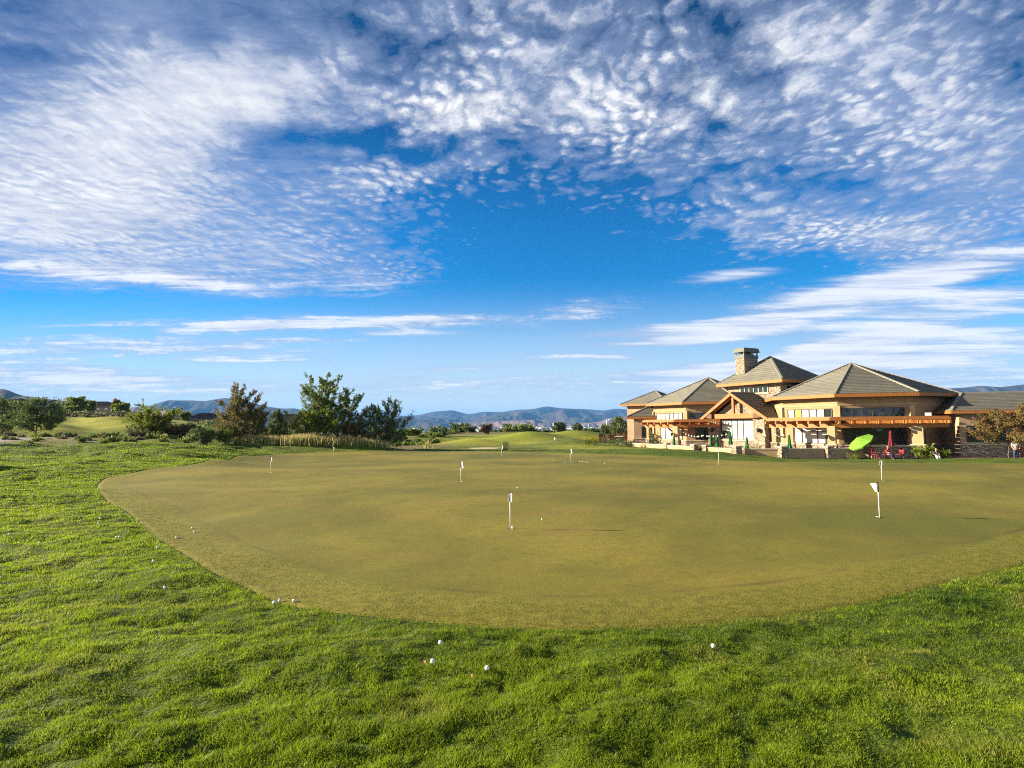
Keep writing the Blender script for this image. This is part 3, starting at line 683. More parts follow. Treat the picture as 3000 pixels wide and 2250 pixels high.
def fascia(pts, roof, h=.34, t=.09, z=0, closed=True):
    mb = MB(); n = len(pts)
    for i in range(n if closed else n - 1):
        p, q = pts[i], pts[(i + 1) % n]
        mb.bar((p[0], p[1], z - h / 2 - .01), (q[0], q[1], z - h / 2 - .01), t, h)
    mb.build('fascia', M['wood'], roof)
def soffit(pts, roof, z):
    MB().prism([tuple(p[:2]) for p in pts], z - .16, z - .10).build('soffit', M['brown'], roof)

# window on a wall line: p = left end (x, y) seen from outside, d = unit direction to the right, outward normal is (d.y, -d.x)
def window(p, d, x0, x1, z0, z1, cols, pane, parent=club, rows=(), frame='frame', bar=.085, odd=None, proud=.07, sill=True):
    nx, ny = d[1], -d[0]; P = lambda x, o, z: (p[0] + d[0] * x + nx * o, p[1] + d[1] * x + ny * o, z)
    fr = MB(); o = proud
    rz = math.atan2(d[1], d[0])
    def b(xa, xb, za, zb, dep=.10): fr.box(P((xa + xb) / 2, o - dep / 2 + .03, (za + zb) / 2), (xb - xa, dep, zb - za), rz)
    b(x0, x1, z0, z0 + bar); b(x0, x1, z1 - bar, z1)
    n = cols if isinstance(cols, int) else len(cols)
    ws = [1] * n if isinstance(cols, int) else cols
    xs = [x0 + (x1 - x0) * sum(ws[:i]) / sum(ws) for i in range(n + 1)]
    for i, x in enumerate(xs):
        c = x + bar / 2 if i == 0 else x - bar / 2 if i == n else x
        b(c - bar / 2, c + bar / 2, z0 + bar, z1 - bar)
    for z in rows:
        for i in range(n): b(xs[i] + bar, xs[i + 1] - bar, z - bar / 2, z + bar / 2, .08)
    f = fr.build('window', M[frame], parent)
    for i in range(n):
        mat = odd.get(i, pane) if odd else pane
        mb = MB(); mb.box(P((xs[i] + xs[i + 1]) / 2, .012, (z0 + z1) / 2), (xs[i + 1] - xs[i] - .01, .02, z1 - z0 - .02), rz); mb.build('pane', M[mat], f)
    if sill:
        MB().box(P((x0 + x1) / 2, .06, z0 - .06), (x1 - x0 + .3, .2, .11), rz).build('sill', M['trim'], f)
    return f

# two eight-sided halls
EZ, AZ = 6.55, 10.55
for ci, cx in ((0, -11.25), (1, 11.25)):
    c = (cx, 0.0); RW = 8.9
    wl = [octp(c, RW, k) for k in range(-1, 7)]
    MB().prism(wl, 0, EZ - .05).build('hall_wall', M['stucco'], club)
    MB().prism([octp(c, RW + .10, k) for k in range(-1, 7)], 0, 1.0).build('stone_base', M['stone'], club)
    MB().prism([octp(c, RW + .17, k) for k in range(-1, 7)], 1.0, 1.10).build('base_cap', M['cap'], club)
    tr = MB()
    for r0, z0, z1 in ((.055, 5.32, 5.46), (.06, EZ - .32, EZ - .17)): tr.prism([octp(c, RW + r0, k) for k in range(-1, 7)], z0, z1)
    for k in (-1, 0, 1):                                   # corner pilasters
        q = octp(c, RW - .10, k); tr.box((q[0], q[1], 3.55), (.5, .5, 3.5), R(22.5 + 45 * k))
    tr.build('wall_trim', M['stucco2'], club)
    ev = [octp(c, 10.05, k) for k in range(-1, 7)]; ap = (cx, 0, AZ)
    rf = roof_part([((*ev[k], EZ), (*ev[(k + 1) % 8], EZ), ap, ap) for k in range(8)])
    ridge_caps([((*e, EZ + .02), ap) for e in ev], rf); fascia(ev, rf, .36, .1, EZ); soffit([octp(c, 9.98, k) for k in range(-1, 7)], rf, EZ)
    wall2 = MB()
    for k, hasdoor in ((-1, 0), (0, 0)):
        pL = octp(c, RW, k); pR = octp(c, RW, k + 1); d = ((pR[0] - pL[0]) / 6.81, (pR[1] - pL[1]) / 6.81)
        if k == -1:                                       # the sunlit side
            window(pL, d, .75, 6.2, 4.05, 5.05, 6, 'blind', odd={1: 'blind'} if ci == 0 else {1: 'gold', 5: 'glass'})
            window(pL, d, 1.5, 6.0, 1.15, 2.95, (1, 1.9, 1.6), 'blind', rows=(2.55,))
        else:
            if ci == 0:
                window(pL, d, .5, 3.3, 4.0, 5.05, 2, 'glass'); window(pL, d, 1.2, 3.4, 1.15, 3.0, 2, 'glass')
            else:
                window(pL, d, .35, 6.2, 4.0, 5.05, 6, 'glass'); window(pL, d, .45, 6.3, 1.12, 2.95, (1.0, 1.35, 1.25), 'glass')

# central stone tower with its own pyramid roof and chimney
def rect(x0, x1, y0, y1): return [(x0, y0), (x1, y0), (x1, y1), (x0, y1)]
MB().prism(rect(-4.2, 4.2, -3.6, 3.6), 0, 8.95).build('tower_wall', M['stone'], club)
tev = rect(-5.35, 5.35, -4.7, 4.7); TZ = 9.0; tap = (0, 0, 12.6)
trf = roof_part([((*tev[k], TZ), (*tev[(k + 1) % 4], TZ), tap, tap) for k in range(4)])
ridge_caps([((*e, TZ + .02), tap) for e in tev], trf); fascia(tev, trf, .38, .1, TZ); soffit(rect(-5.28, 5.28, -4.63, 4.63), trf, TZ)
window((-4.2, -3.6), (1, 0), 2.1, 6.6, 7.45, 8.35, 6, 'glass', frame='trim')
window((4.2, -3.6), (0, 1), 1.0, 6.2, 7.45, 8.35, 6, 'glass', frame='trim')
chx, chy = loc(*[at(2188, 1080, 79).x, 79])
ch = MB().prism(rect(chx - .75, chx + .75, chy - 1.35, chy + 1.35), 6.0, 12.5).build('chimney', M['stone'], trf)
MB().prism(rect(chx - .82, chx + .82, chy - 1.42, chy + 1.42), 12.5, 12.95).build('chimney_band', M['metal'], trf)
cp = MB()
for sx in (-.70, .70):
    for sy in (-1.3, 0, 1.3): cp.box((chx + sx, chy + sy, 13.15), (.14, .14, .44))
cp.box((chx, chy, 13.05), (.9, 2.0, .24))
cp.build('chimney_vent', M['metal'], trf)
cc = MB(); cc.add([(chx + i * 1.0, chy + j * 1.6, 13.36) for i, j in ((-1, -1), (1, -1), (1, 1), (-1, 1))] + [(chx + i * .86, chy + j * 1.42, 13.95) for i, j in ((-1, -1), (1, -1), (1, 1), (-1, 1))],
       [(3, 2, 1, 0), (4, 5, 6, 7), (0, 1, 5, 4), (1, 2, 6, 5), (2, 3, 7, 6), (3, 0, 4, 7)])
cc.build('chimney_cap', M['metal'], trf)

# timber gable porch
GA, GF, GY = 7.5, 4.15, -7.95
def gx(s, x): return s * x
MB().prism(rect(-4.25, 4.25, -6.75, -3.55), 0, 4.3).add([(-4.2, -6.7, 4.3), (4.2, -6.7, 4.3), (0, -6.7, 7.0), (-4.2, -3.5, 4.3), (4.2, -3.5, 4.3), (0, -3.5, 7.0)], [(0, 1, 2), (5, 4, 3), (0, 2, 5, 3), (2, 1, 4, 5)]).build('gable_wall', M['stone'], club)
for s in (-1, 1): MB().prism(rect(s * 3.75 - .85, s * 3.75 + .85, -7.35, -6.6), 0, 4.15).build('gable_pier', M['stone'], club)
grf = roof_part([((5.45, GY, GF - .05), (5.45, -3.55, GF - .05), (0, GY, GA), (0, -3.55, GA)), ((-5.45, -3.55, GF - .05), (-5.45, GY, GF - .05), (0, -3.55, GA), (0, GY, GA))])
ridge_caps([((0, GY, GA), (0, -3.55, GA))], grf)
bb = MB()
for s in (-1, 1): bb.bar((s * 5.5, GY + .05, GF - .22), (0, GY + .05, GA - .19), .16, .36); bb.bar((s * 5.5, GY + .5, GF - .4), (0, GY + .5, GA - .36), .3, .3)
bb.build('barge_board', M['wood'], grf)
sf = MB()
for s in (-1, 1): sf.add([(s * 5.4, GY + .1, GF - .16), (s * 5.4, -3.6, GF - .16), (0, -3.6, GA - .12), (0, GY + .1, GA - .12), (s * 5.4, GY + .1, GF - .12), (s * 5.4, -3.6, GF - .12), (0, -3.6, GA - .08), (0, GY + .1, GA - .08)], [(0, 1, 2, 3), (7, 6, 5, 4), (0, 3, 7, 4)])
sf.build('soffit', M['wood2'], grf)
tb = MB(); tb.bar((-3.0, -7.55, 4.42), (3.4, -7.55, 4.42), .32, .62); tb.build('tie_beam', M['wood'], club)
kp = MB(); kp.bar((0.05, -7.5, 4.74), (0.05, -7.5, 6.95), .3, .3, up=(0, 1, 0)); kp.build('king_post', M['wood'], club)
for s in (-1, 1): MB().add([(s * 3.4, -7.9, 4.12), (s * 3.4, -7.9, 4.75), (s * 4.6, -7.9, 4.7), (s * 4.4, -7.9, 4.2), (s * 3.4, -6.8, 4.12), (s * 3.4, -6.8, 4.75), (s * 4.6, -6.8, 4.7), (s * 4.4, -6.8, 4.2)], [(0, 1, 2, 3), (7, 6, 5, 4), (0, 4, 5, 1), (1, 5, 6, 2), (2, 6, 7, 3), (3, 7, 4, 0)]).build('corbel', M['wood2'], club)
gw = window((-4.25, -6.75), (1, 0), 1.5, 6.95, 1.3, 4.0, (1.5, .75, .8, 1.5), 'blind', rows=(3.25,), proud=.06)
MB().box((-1.95, -6.80, 1.95), (1.3, .05, 1.05)).build('open_pane', M['glass'], gw)

# hip-roofed side wings
def hipwing(p, rot, L, W, wall, over, rise, base=True, inset=None):
    cs, sn = math.cos(rot), math.sin(rot); T = lambda x, y: (p[0] + x * cs - y * sn, p[1] + x * sn + y * cs)
    MB().prism([T(0, 0), T(L, 0), T(L, W), T(0, W)], 0, wall).build('wing_wall', M['brown'], club)
    if base:
        MB().prism([T(-.1, -.1), T(L + .1, -.1), T(L + .1, W + .1), T(-.1, W + .1)], 0, 1.15).build('stone_base', M['stone'], club)
        MB().prism([T(-.16, -.16), T(L + .16, -.16), T(L + .16, W + .16), T(-.16, W + .16)], 1.15, 1.25).build('base_cap', M['cap'], club)
    e = [T(-over, -over), T(L + over, -over), T(L + over, W + over), T(-over, W + over)]
    hw = min(W, L) / 2 + over; z = wall + .05
    if L >= W: r0, r1 = T(hw - over if inset is None else inset, W / 2), T(L + over - hw, W / 2)
    else: r0, r1 = T(L / 2, hw - over), T(L / 2, W + over - hw)
    r0, r1 = (*r0, z + rise), (*r1, z + rise)
    E = [(*q, z) for q in e]
    if L >= W: sl = [(E[0], E[1], r0, r1), (E[1], E[2], r1, r1), (E[2], E[3], r1, r0), (E[3], E[0], r0, r0)]; hips = [(E[0], r0), (E[3], r0), (E[1], r1), (E[2], r1), (r0, r1)]
    else: sl = [(E[0], E[1], r0, r0), (E[1], E[2], r0, r1), (E[2], E[3], r1, r1), (E[3], E[0], r1, r0)]; hips = [(E[0], r0), (E[1], r0), (E[2], r1), (E[3], r1), (r0, r1)]
    rf = roof_part(sl); ridge_caps(hips, rf); fascia(e, rf, .3, .09, z); soffit([T(-over + .06, -over + .06), T(L + over - .06, -over + .06), T(L + over - .06, W + over - .06), T(-over + .06, W + over - .06)], rf, z)
    return T
p = loc(45.1, 57.0); TR = hipwing(p, R(45), 26, 9.0, 4.55, 1.0, 1.9, inset=2.0)
d45 = (S45, S45)
for x0, x1, c in ((.55, 1.95, 1), (2.75, 4.2, (1.0, 1.0)), (7.0, 8.6, 1)): window(p, d45, x0, x1, 1.4, 3.1, c, 'glass')
p = loc(19.0, 88.3); TL = hipwing(p, R(45), 11, 8.0, 4.55, 1.0, 2.5)
window(p, d45, 1.15, 1.9, 1.3, 3.1, 1, 'glass', rows=(2.4,)); window(p, d45, 2.5, 3.6, 1.3, 3.1, 2, 'glass', rows=(2.4,))
p = loc(22.0, 108.0); TBk = hipwing(p, R(20), 8, 8, 7.1, 1.0, 2.6, base=False)
# little porch and doors at the right wing
dm = MB()
q0, q1 = TR(9.2, -1.8), TR(16.0, -1.8)
for y_, z_ in ((-1.8, 3.75), (-1.8, 3.25), (-.3, 3.75)):
    dm.bar((*TR(5.2, y_), z_), (*TR(14, y_), z_), .2, .28)
for k in range(7): dm.bar((*TR(5.6 + 1.35 * k, -2.2), 3.98), (*TR(5.6 + 1.35 * k, -.1), 3.98), .12, .2)
dm.build('porch_beam', M['wood'], club)
for k in (0, 1):
    pp = MB(); x = 6.9 + 4.5 * k
    pp.prism([TR(x - .4, -2.2), TR(x + .4, -2.2), TR(x + .4, -1.4), TR(x - .4, -1.4)], 0, 1.4).build('stone_base', M['stone'], club)
    MB().prism([TR(x - .25, -2.05), TR(x + .25, -2.05), TR(x + .25, -1.55), TR(x - .25, -1.55)], 1.4, 3.1).build('porch_post', M['stucco'], club)

# timber pergolas round the two halls: beam, rafters and posts
PZ = 3.95
for ci, (cx, l1, l2) in enumerate(((-11.25, 6.6, 6.0), (11.25, 7.6, 10.4))):
    c = (cx, 0.0); corner = octp(c, 12.9, 0)
    arms = [((-1, 0), l1, (0, -1)), ((S45, S45), l2, (S45, -S45))]
    beam = MB()
    for d, L, nn in arms:
        a = corner; b_ = (corner[0] + d[0] * L, corner[1] + d[1] * L)
        for off, z, w, h in ((.0, PZ - .10, .14, .26), (-.55, PZ - .78, .22, .42), (-3.0, PZ - .45, .12, .3)):
            q = (-nn[0] * -off, -nn[1] * -off)
            if off < 0: q = (nn[0] * off, nn[1] * off)
            sh = abs(off) * math.tan(R(22.5))
            a2 = (a[0] + q[0] + d[0] * sh, a[1] + q[1] + d[1] * sh)
            beam.bar((*a2, z), (b_[0] + q[0] + d[0] * (.0 if off > -2 else 0), b_[1] + q[1], z), w, h)
        for k in range(9):                                  # purlins lying on the rafters
            off = -.35 - .3 * k
            sh = abs(off) * math.tan(R(22.5))
            beam.bar((a[0] + nn[0] * off + d[0] * sh, a[1] + nn[1] * off + d[1] * sh, PZ + .08), (b_[0] + nn[0] * off, b_[1] + nn[1] * off, PZ + .08), .09, .11)
    pg = beam.build('pergola', M['wood'], club)
    for d, L, nn in arms:
        n = int(L / 1.15)
        for k in range(n):
            t = .8 + k * (L - 1.0) / max(1, n - 1)
            s = (corner[0] + d[0] * t, corner[1] + d[1] * t)
            MB().bar((s[0] + nn[0] * .42, s[1] + nn[1] * .42, PZ - .42), (s[0] - nn[0] * 3.3, s[1] - nn[1] * 3.3, PZ - .42), .16, .3).build('rafter', M['wood'], pg)
    def post(pt, w, wood=False):
        MB().box((pt[0], pt[1], .6), (w + .22, w + .22, 1.2), R(22.5)).build('post_base', M['stone'], pg)
        MB().box((pt[0], pt[1], 1.26), (w + .3, w + .3, .1), R(22.5)).build('post_cap', M['cap'], pg)
        MB().box((pt[0], pt[1], 2.2), (w, w, 1.9), R(22.5)).build('post', M['stucco2'], pg)
    cin = octp(c, 12.3, 0)
    post(cin, .72)
    post((corner[0] - l1 + .5, corner[1] + .6), .34 if ci == 0 else .45)
    if ci == 1: post((corner[0] + S45 * (l2 - 2.6) - S45 * .6, corner[1] + S45 * (l2 - 2.6) + S45 * .6), .95); post((corner[0] - 4.9, corner[1] + .6), .42)
    lm = MB(); lp = (cin[0] + (-.1), cin[1] - .56)
    lm.box((lp[0], lp[1], 2.2), (.09, .3, .09)); lm.lathe([(.04, .12), (.16, .06), (.17, -.1), (.12, -.28), (.05, -.34)], 8, (lp[0], lp[1] - .18, 2.15))
    lm.build('wall_lamp', M['black'], pg)
for s in (-1, 1):
    lm = MB(); x = s * 3.75 + .15; lm.box((x, -7.45, 2.75), (.1, .25, .1)); lm.lathe([(.05, .15), (.2, .08), (.21, -.12), (.14, -.34), (.06, -.4)], 8, (x, -7.62, 2.7))
    lm.build('wall_lamp', M['black'], club)
# doors
def door(p, d, x0, w, h, parent=club):
    nx, ny = d[1], -d[0]; rz = math.atan2(d[1], d[0]); P = lambda x, o, z: (p[0] + d[0] * x + nx * o, p[1] + d[1] * x + ny * o, z)
    dr = MB().box(P(x0 + w / 2, .03, h / 2), (w, .16, h), rz).build('door', M['frame'], parent)
    MB().box(P(x0 + w / 2, .125, h * .55), (w - .3, .02, h * .7), rz).build('door_pane', M['glass'], dr)
    MB().bar(P(x0 + w - .12, .17, h * .38), P(x0 + w - .12, .17, h * .56), .05, .05, up=(1, 0, 0)).build('handle', M['metal'], dr)
pL = octp((11.25, 0), 9.0, -2); pR = octp((11.25, 0), 9.0, -1); ld = math.hypot(pR[0] - pL[0], pR[1] - pL[1]); door(pL, ((pR[0] - pL[0]) / ld, (pR[1] - pL[1]) / ld), 3.6, 1.2, 2.7)
pL = octp((11.25, 0), 9.0, 1); pR = octp((11.25, 0), 9.0, 2); door(pL, ((pR[0] - pL[0]) / ld, (pR[1] - pL[1]) / ld), .9, 1.1, 2.5)
MB().box((*TR(5.6, -.14), 1.1), (1.5, .1, 2.2), R(45)).build('service_gate', M['dryred'], club)
# connecting walls between halls and tower
MB().prism(rect(-6.0, 6.0, -3.0, 3.2), 0, 4.2).build('link_wall', M['brown'], club)
vt = MB().box((*octp((11.25, 0), 11.0, 1), PZ + .32), (.5, .35, .28), R(30)); vt.build('roof_vent', M['white'], club)

# ------------------------------------------------------------------ terrace and its low walls
tag(MB().prism([(x * 1.0, y) for x, y in [(WALL_XY[0][0] + .2, WALL_XY[0][1] + .2)] + [(a + .15, b + .25) for a, b in WALL_XY[1:]] + [(44.5, 53.5), (69.5, 47.5), (89, 61), (89, 129), (21, 129)]], ZB - 1.2, ZB + .015).build('patio', M['pavers']), 'red brown paved terrace around the clubhouse', 'terrace', kind='structure')
def low_wall(name, pts, label, mats, h=.86):  # stucco colour of each run carries its share of sun and shade
    root = thing(name, label, 'wall', (pts[0][0], pts[0][1], ZB))
    L = [(a - pts[0][0], b - pts[0][1]) for a, b in pts]
    wb, cb = MB(), MB()
    for p, q in zip(L[:-1], L[1:]):
        wb.bar((*p, h / 2 - .3), (*q, h / 2 - .3), .30, h + .6); cb.bar((*p, h + .05), (*q, h + .05), .42, .1)
    wb.build('wall', M[mats], root); cb.build('coping', M['cap'], root)
    return root, L
def pillar(root, p, w=.75, h=1.08):
    a = MB().box((p[0], p[1], h / 2 - .3), (w, w, h + .6), R(20)).build('pillar', M['stone'], root)
    MB().box((p[0], p[1], h + .06), (w + .14, w + .14, .12), R(20)).build('pillar_cap', M['cap'], a)
rt, L = low_wall('patio_wall', WALL_XY[:3], 'low wall toned sunlit cream at the far left end of the terrace', 'stucco2')
for q in (L[0], L[1], L[2]): pillar(rt, q, .55)
rt, L = low_wall('patio_wall', [(WALL_XY[2][0] + .55, WALL_XY[2][1] - 2.2), WALL_XY[3]] , 'low wall toned sunlit cream in front of the stone gable', 'stucco2'); pillar(rt, L[0], .6); pillar(rt, L[-1], .75)
rt, L = low_wall('patio_wall', [(WALL_XY[3][0] + .8, WALL_XY[3][1] - .15), WALL_XY[4]], 'low wall toned less lit orange tan right of the terrace gap', 'stucco'); pillar(rt, L[-1], .8)
rt, L = low_wall('patio_wall', [(WALL_XY[4][0] + .6, WALL_XY[4][1]), WALL_XY[5], WALL_XY[6]], 'low wall toned shaded brown below the lime parasol', 'brown'); pillar(rt, L[1], .8); pillar(rt, L[2], .9)
a = at(2550, 1320, 55.6); b = at(2682, 1320, 55.0)
rt = thing('stone_planter_wall', 'rough ledge stone wall behind the red chairs', 'wall', (a.x, a.y, ZB))
MB().bar((0, 0, .5), (b.x - a.x, b.y - a.y, .5), .45, 1.25).build('wall', M['stone'], rt); MB().bar((0, 0, 1.17), (b.x - a.x, b.y - a.y, 1.17), .6, .1).build('coping', M['cap'], rt)
# ------------------------------------------------------------------ trees and shrubs
def leaf_cloud(pts, dirs, size, aspect, jitter, up=0.0, seed=0):
    """one small four-cornered leaf blade (or needle tuft) at each point"""
    g = np.random.default_rng(seed); n = len(pts)
    d = dirs + g.normal(0, jitter, (n, 3)); d[:, 2] += up; d /= np.linalg.norm(d, axis=1)[:, None] + 1e-9
    r = g.normal(0, 1, (n, 3)); s = np.cross(d, r); s /= np.linalg.norm(s, axis=1)[:, None] + 1e-9
    L = (size * g.uniform(.6, 1.4, n))[:, None]; W = L * aspect
    a = pts - s * W * .35; b = pts + s * W * .35
    c = pts + d * L * .55 + s * W * .5; e = pts + d * L * .55 - s * W * .5; t = pts + d * L
    V = np.stack([a, b, c, t, e], 1)
    return V
def tree_meshes(h, rw, style, seed, nl, size, trunk_r=None, lean=(0, 0), low=.05, stems=1, spire=0.0):
    g = np.random.default_rng(seed); wood = MB(); P, D, TP = [], [], []
    for s_ in range(stems):
        an = g.uniform(0, 6.28); off = 0 if stems == 1 else rw * .25
        bx, by = off * math.cos(an), off * math.sin(an)
        hh = h * (1 if s_ == 0 else g.uniform(.6, .95)); k = 9
        ll = (lean[0] + (0 if stems == 1 else .35 * rw * math.cos(an)), lean[1] + (0 if stems == 1 else .35 * rw * math.sin(an)))
        tr = [np.array((bx + ll[0] * (i / k) ** 1.5 + g.normal(0, .012 * h) * (i > 0), by + ll[1] * (i / k) ** 1.5 + g.normal(0, .012 * h) * (i > 0), hh * i / k)) for i in range(k + 1)]
        r0 = trunk_r or h * .018
        wood.tube(tr, [max(.008, r0 * (1 - i / (k + .6))) for i in range(k + 1)], 7)
        tr = np.array(tr)
        nb = {'pine': 74, 'round': 34, 'tall': 40, 'bush': 22}[style]; nb = max(10, nb // (1 if stems == 1 else 2))
        for b in range(nb):
            f = low + (1 - low) * (b + g.uniform(0, 1)) / nb
            if style == 'pine': prof = (1 - f) ** .62 * (.55 + .45 * min(1, f / .22)) * 1.08; rise = g.uniform(.25, .75)
            elif style == 'round': prof = (math.sin(math.pi * min(1, f * .82 + .16))) ** .7; rise = g.uniform(.3, 1.0)
            elif style == 'tall': prof = (math.sin(math.pi * min(1, f * .86 + .1))) ** .9 * (1 - .35 * f); rise = g.uniform(.7, 1.6)
            else: prof = (1 - .55 * f); rise = g.uniform(.5, 1.5)
            L = rw * prof * g.uniform(.55, 1.18) + .12
            t = f * .97 * k; i = min(int(t), k - 1); o = tr[i] + (tr[i + 1] - tr[i]) * (t - i)
            an = b * 2.399 + g.uniform(-.5, .5); q = [o]; m = 5
            dx, dy = math.cos(an), math.sin(an)
            for j in range(1, m + 1):
                u = j / m; bend = rise * L * (u ** (1.8 if style == 'pine' else 1.1)) * (.75 if style == 'pine' else .8)
                q.append(o + np.array((dx * L * u, dy * L * u, bend)) + g.normal(0, .03 * L, 3))
            wood.tube(q, [max(.004, r0 * .34 * (1 - f * .6) * (1 - j / (m + .8))) for j in range(m + 1)], 4, cap=False)
            q = np.array(q)
            ns = max(2, int(3 + L * (3.2 if style == 'pine' else 2.6)))
            tw = []
            for s2 in range(ns):                            # side twigs carry the leaves in clumps
                u = g.uniform(.25, 1.0) * m; i = min(int(u), m - 1); o2 = q[i] + (q[i + 1] - q[i]) * (u - i)
                dd = (q[i + 1] - q[i]); dd /= np.linalg.norm(dd) + 1e-9
                v = dd + g.normal(0, .55, 3); v[2] += .45 if style == 'pine' else .25; v /= np.linalg.norm(v)
                ln = L * g.uniform(.16, .38) + .12
                tw.append((o2, v, ln))
            tw.append((q[-1], (q[-1] - q[-2]) / (np.linalg.norm(q[-1] - q[-2]) + 1e-9) + np.array((0, 0, .5 if style == 'pine' else .2)), L * .25 + .15))
            if style == 'pine': tw.append((q[-1], np.array((.12 * dx, .12 * dy, 1.0)), g.uniform(.35, .75) * min(1.0, .3 + h / 8))); tw.append((q[-2], np.array((.1 * dx, .1 * dy, 1.0)), g.uniform(.25, .5)))
            for o2, v, ln in tw:
                P.append((o2, v, ln, f)); 
    wts = np.array([p[2] for p in P]); cnt = np.maximum(2, (nl * wts / wts.sum())).astype(int)
    pts, dirs, tip, rn = [], [], [], []
    for (o2, v, ln, f), c in zip(P, cnt):
        u = g.uniform(0, 1, c) ** .8; sp = .10 + .16 * ln
        pts.append(o2 + np.outer(u, v * ln) + g.normal(0, sp * .55, (c, 3)) * (1 - .5 * u[:, None])); dirs.append(np.tile(v, (c, 1)))
        tip.append(u); rn.append(np.clip(g.uniform(.25, .75) + g.normal(0, .2, c), 0, 1))
    if spire:
        c = 60; u = g.uniform(0, 1, c); pts.append(tr[-1] + np.outer(u, (g.normal(0, .05), 0, spire)) + g.normal(0, .05, (c, 3))); dirs.append(np.tile((0, 0, 1.), (c, 1))); tip.append(u); rn.append(g.uniform(.3, .8, c))
        wood.tube([tr[-1], tr[-1] + np.array((.03, 0, spire))], [.02, .006], 5)
    pts, dirs = np.concatenate(pts), np.concatenate(dirs); tip, rn = np.concatenate(tip), np.concatenate(rn)
    asp, jit, up = {'pine': (.30, .45, .25), 'round': (.55, .9, 0), 'tall': (.5, .8, .2), 'bush': (.5, .9, .1)}[style]
    V = leaf_cloud(pts, dirs, size, asp, jit, up, seed + 1)
    return wood, V, rn, tip
def make_tree(name, label, cat, loc, h, rw, style, mat, seed, nl=5000, size=.16, group=None, part='crown', **kw):
    root = thing(name, label, cat, loc, 0, group)
    wood, V, rn, tip = tree_meshes(h, rw, style, seed, nl, size, **kw)
    wood.build('trunk' if style != 'bush' else 'stem', M['bark'], root)
    n = len(V); b = np.arange(n)[:, None] * 5
    Q = b + np.array([0, 1, 2, 4]); T = b + np.array([4, 2, 3])
    npmesh(part, V.reshape(-1, 3), Q, M[mat], dict(rnd=np.repeat(rn, 5), tip=np.repeat(tip, 5)), root, tris=T)
    return root
def spot(px, Y, dz=0.0): x = (px - 1500) / FPX * Y * 1.0; d = ray(px, 1240); x = d.x / d.y * Y; return (x, Y, float(Hs(x, Y)) + dz)
def top_h(px, py, Y, base): return float(at(px, py, Y).z) - base
def T(name, label, cat, px, ytop, half, Y, style, mat, seed, dz=0.0, over=None, **kw):
    if Y < 90: kw['nl'] = int(kw.get('nl', 5000) * 3.0); kw['size'] = kw.get('size', .2) * .62
    p = spot(px, Y, dz - .05); h = top_h(px, ytop, Y, p[2]); rw = half / FPX * Y
    return make_tree(name, label, cat, p, h * .97, rw, style, mat, seed, **kw)
T('pine_tree', 'dark pine cut by the left edge of the photo', 'tree', -10, 1168, 62, 78, 'pine', 'leafD', 101, nl=5200, size=.30)
T('pine_tree', 'broad dark pine standing alone on the left hillside', 'tree', 108, 1170, 78, 76, 'pine', 'leafD', 102, nl=7000, size=.30, low=.12)
T('leafy_tree', 'bright green bushy tree with one bare shoot rising above it', 'tree', 455, 1200, 52, 72, 'round', 'leafC', 103, nl=5200, size=.24, stems=3, spire=1.9)
T('thicket_bush', 'brown half bare bush right of the bright green tree', 'shrub', 522, 1258, 34, 73, 'bush', 'twig', 104, nl=2600, size=.2, stems=4)
T('pine_tree', 'tall brownish pine with reddish tips, left of the central group', 'tree', 740, 1130, 70, 66.5, 'pine', 'leafB', 105, nl=14000, size=.26, low=.04, stems=2)
T('pine_tree', 'lower bushy pine against the left side of the tall brownish pine', 'tree', 678, 1200, 34, 68.5, 'pine', 'leafB', 106, nl=5200, size=.24)
T('pine_tree', 'short dark pine against the right side of the tall brownish pine', 'tree', 812, 1204, 30, 70, 'pine', 'leafD', 107, nl=4200, size=.24)
T('thin_tree', 'thin open tree with sparse pale leaves and a bare tip', 'tree', 908, 1122, 36, 67, 'tall', 'leafA', 108, nl=1700, size=.18, spire=.7, low=.2)
T('tall_tree', 'tallest green tree of the central group leaning right', 'tree', 968, 1092, 70, 67, 'tall', 'leafA', 109, nl=8500, size=.23, lean=(1.3, 0), stems=3, low=.08)
T('leafy_tree', 'bright green shrubby tree at the foot of the tallest tree', 'tree', 918, 1206, 58, 65.8, 'round', 'leafC', 110, nl=5200, size=.21, stems=3)
T('leafy_tree', 'olive brown undergrowth tree between the tallest tree and the dark pine', 'tree', 1030, 1218, 40, 67.5, 'round', 'leafE', 111, nl=3600, size=.2, stems=3)
T('pine_tree', 'dark pine with upright tips at the right end of the central group', 'tree', 1112, 1170, 66, 66, 'pine', 'leafD', 112, nl=8500, size=.25, stems=2, low=.03)
T('evergreen_bush', 'dark green round bush left of the tall brownish pine', 'shrub', 598, 1266, 30, 60, 'bush', 'leafD', 113, nl=3600, size=.17, stems=4)
T('evergreen_bush', 'yellow green bush at the left foot of the tall brownish pine', 'shrub', 655, 1272, 34, 63, 'bush', 'leafA', 114, nl=3600, size=.17, stems=4)
T('evergreen_bush', 'low grey green bush left of the brown half bare bush', 'shrub', 412, 1278, 30, 70, 'bush', 'leafS', 115, nl=1800, size=.18, stems=3)
T('leafy_tree', 'reddish brown leaved young tree before the right wing of the clubhouse', 'tree', 2950, 1212, 66, 47, 'round', 'leafE', 116, nl=6500, size=.16, low=.28, trunk_r=.06)
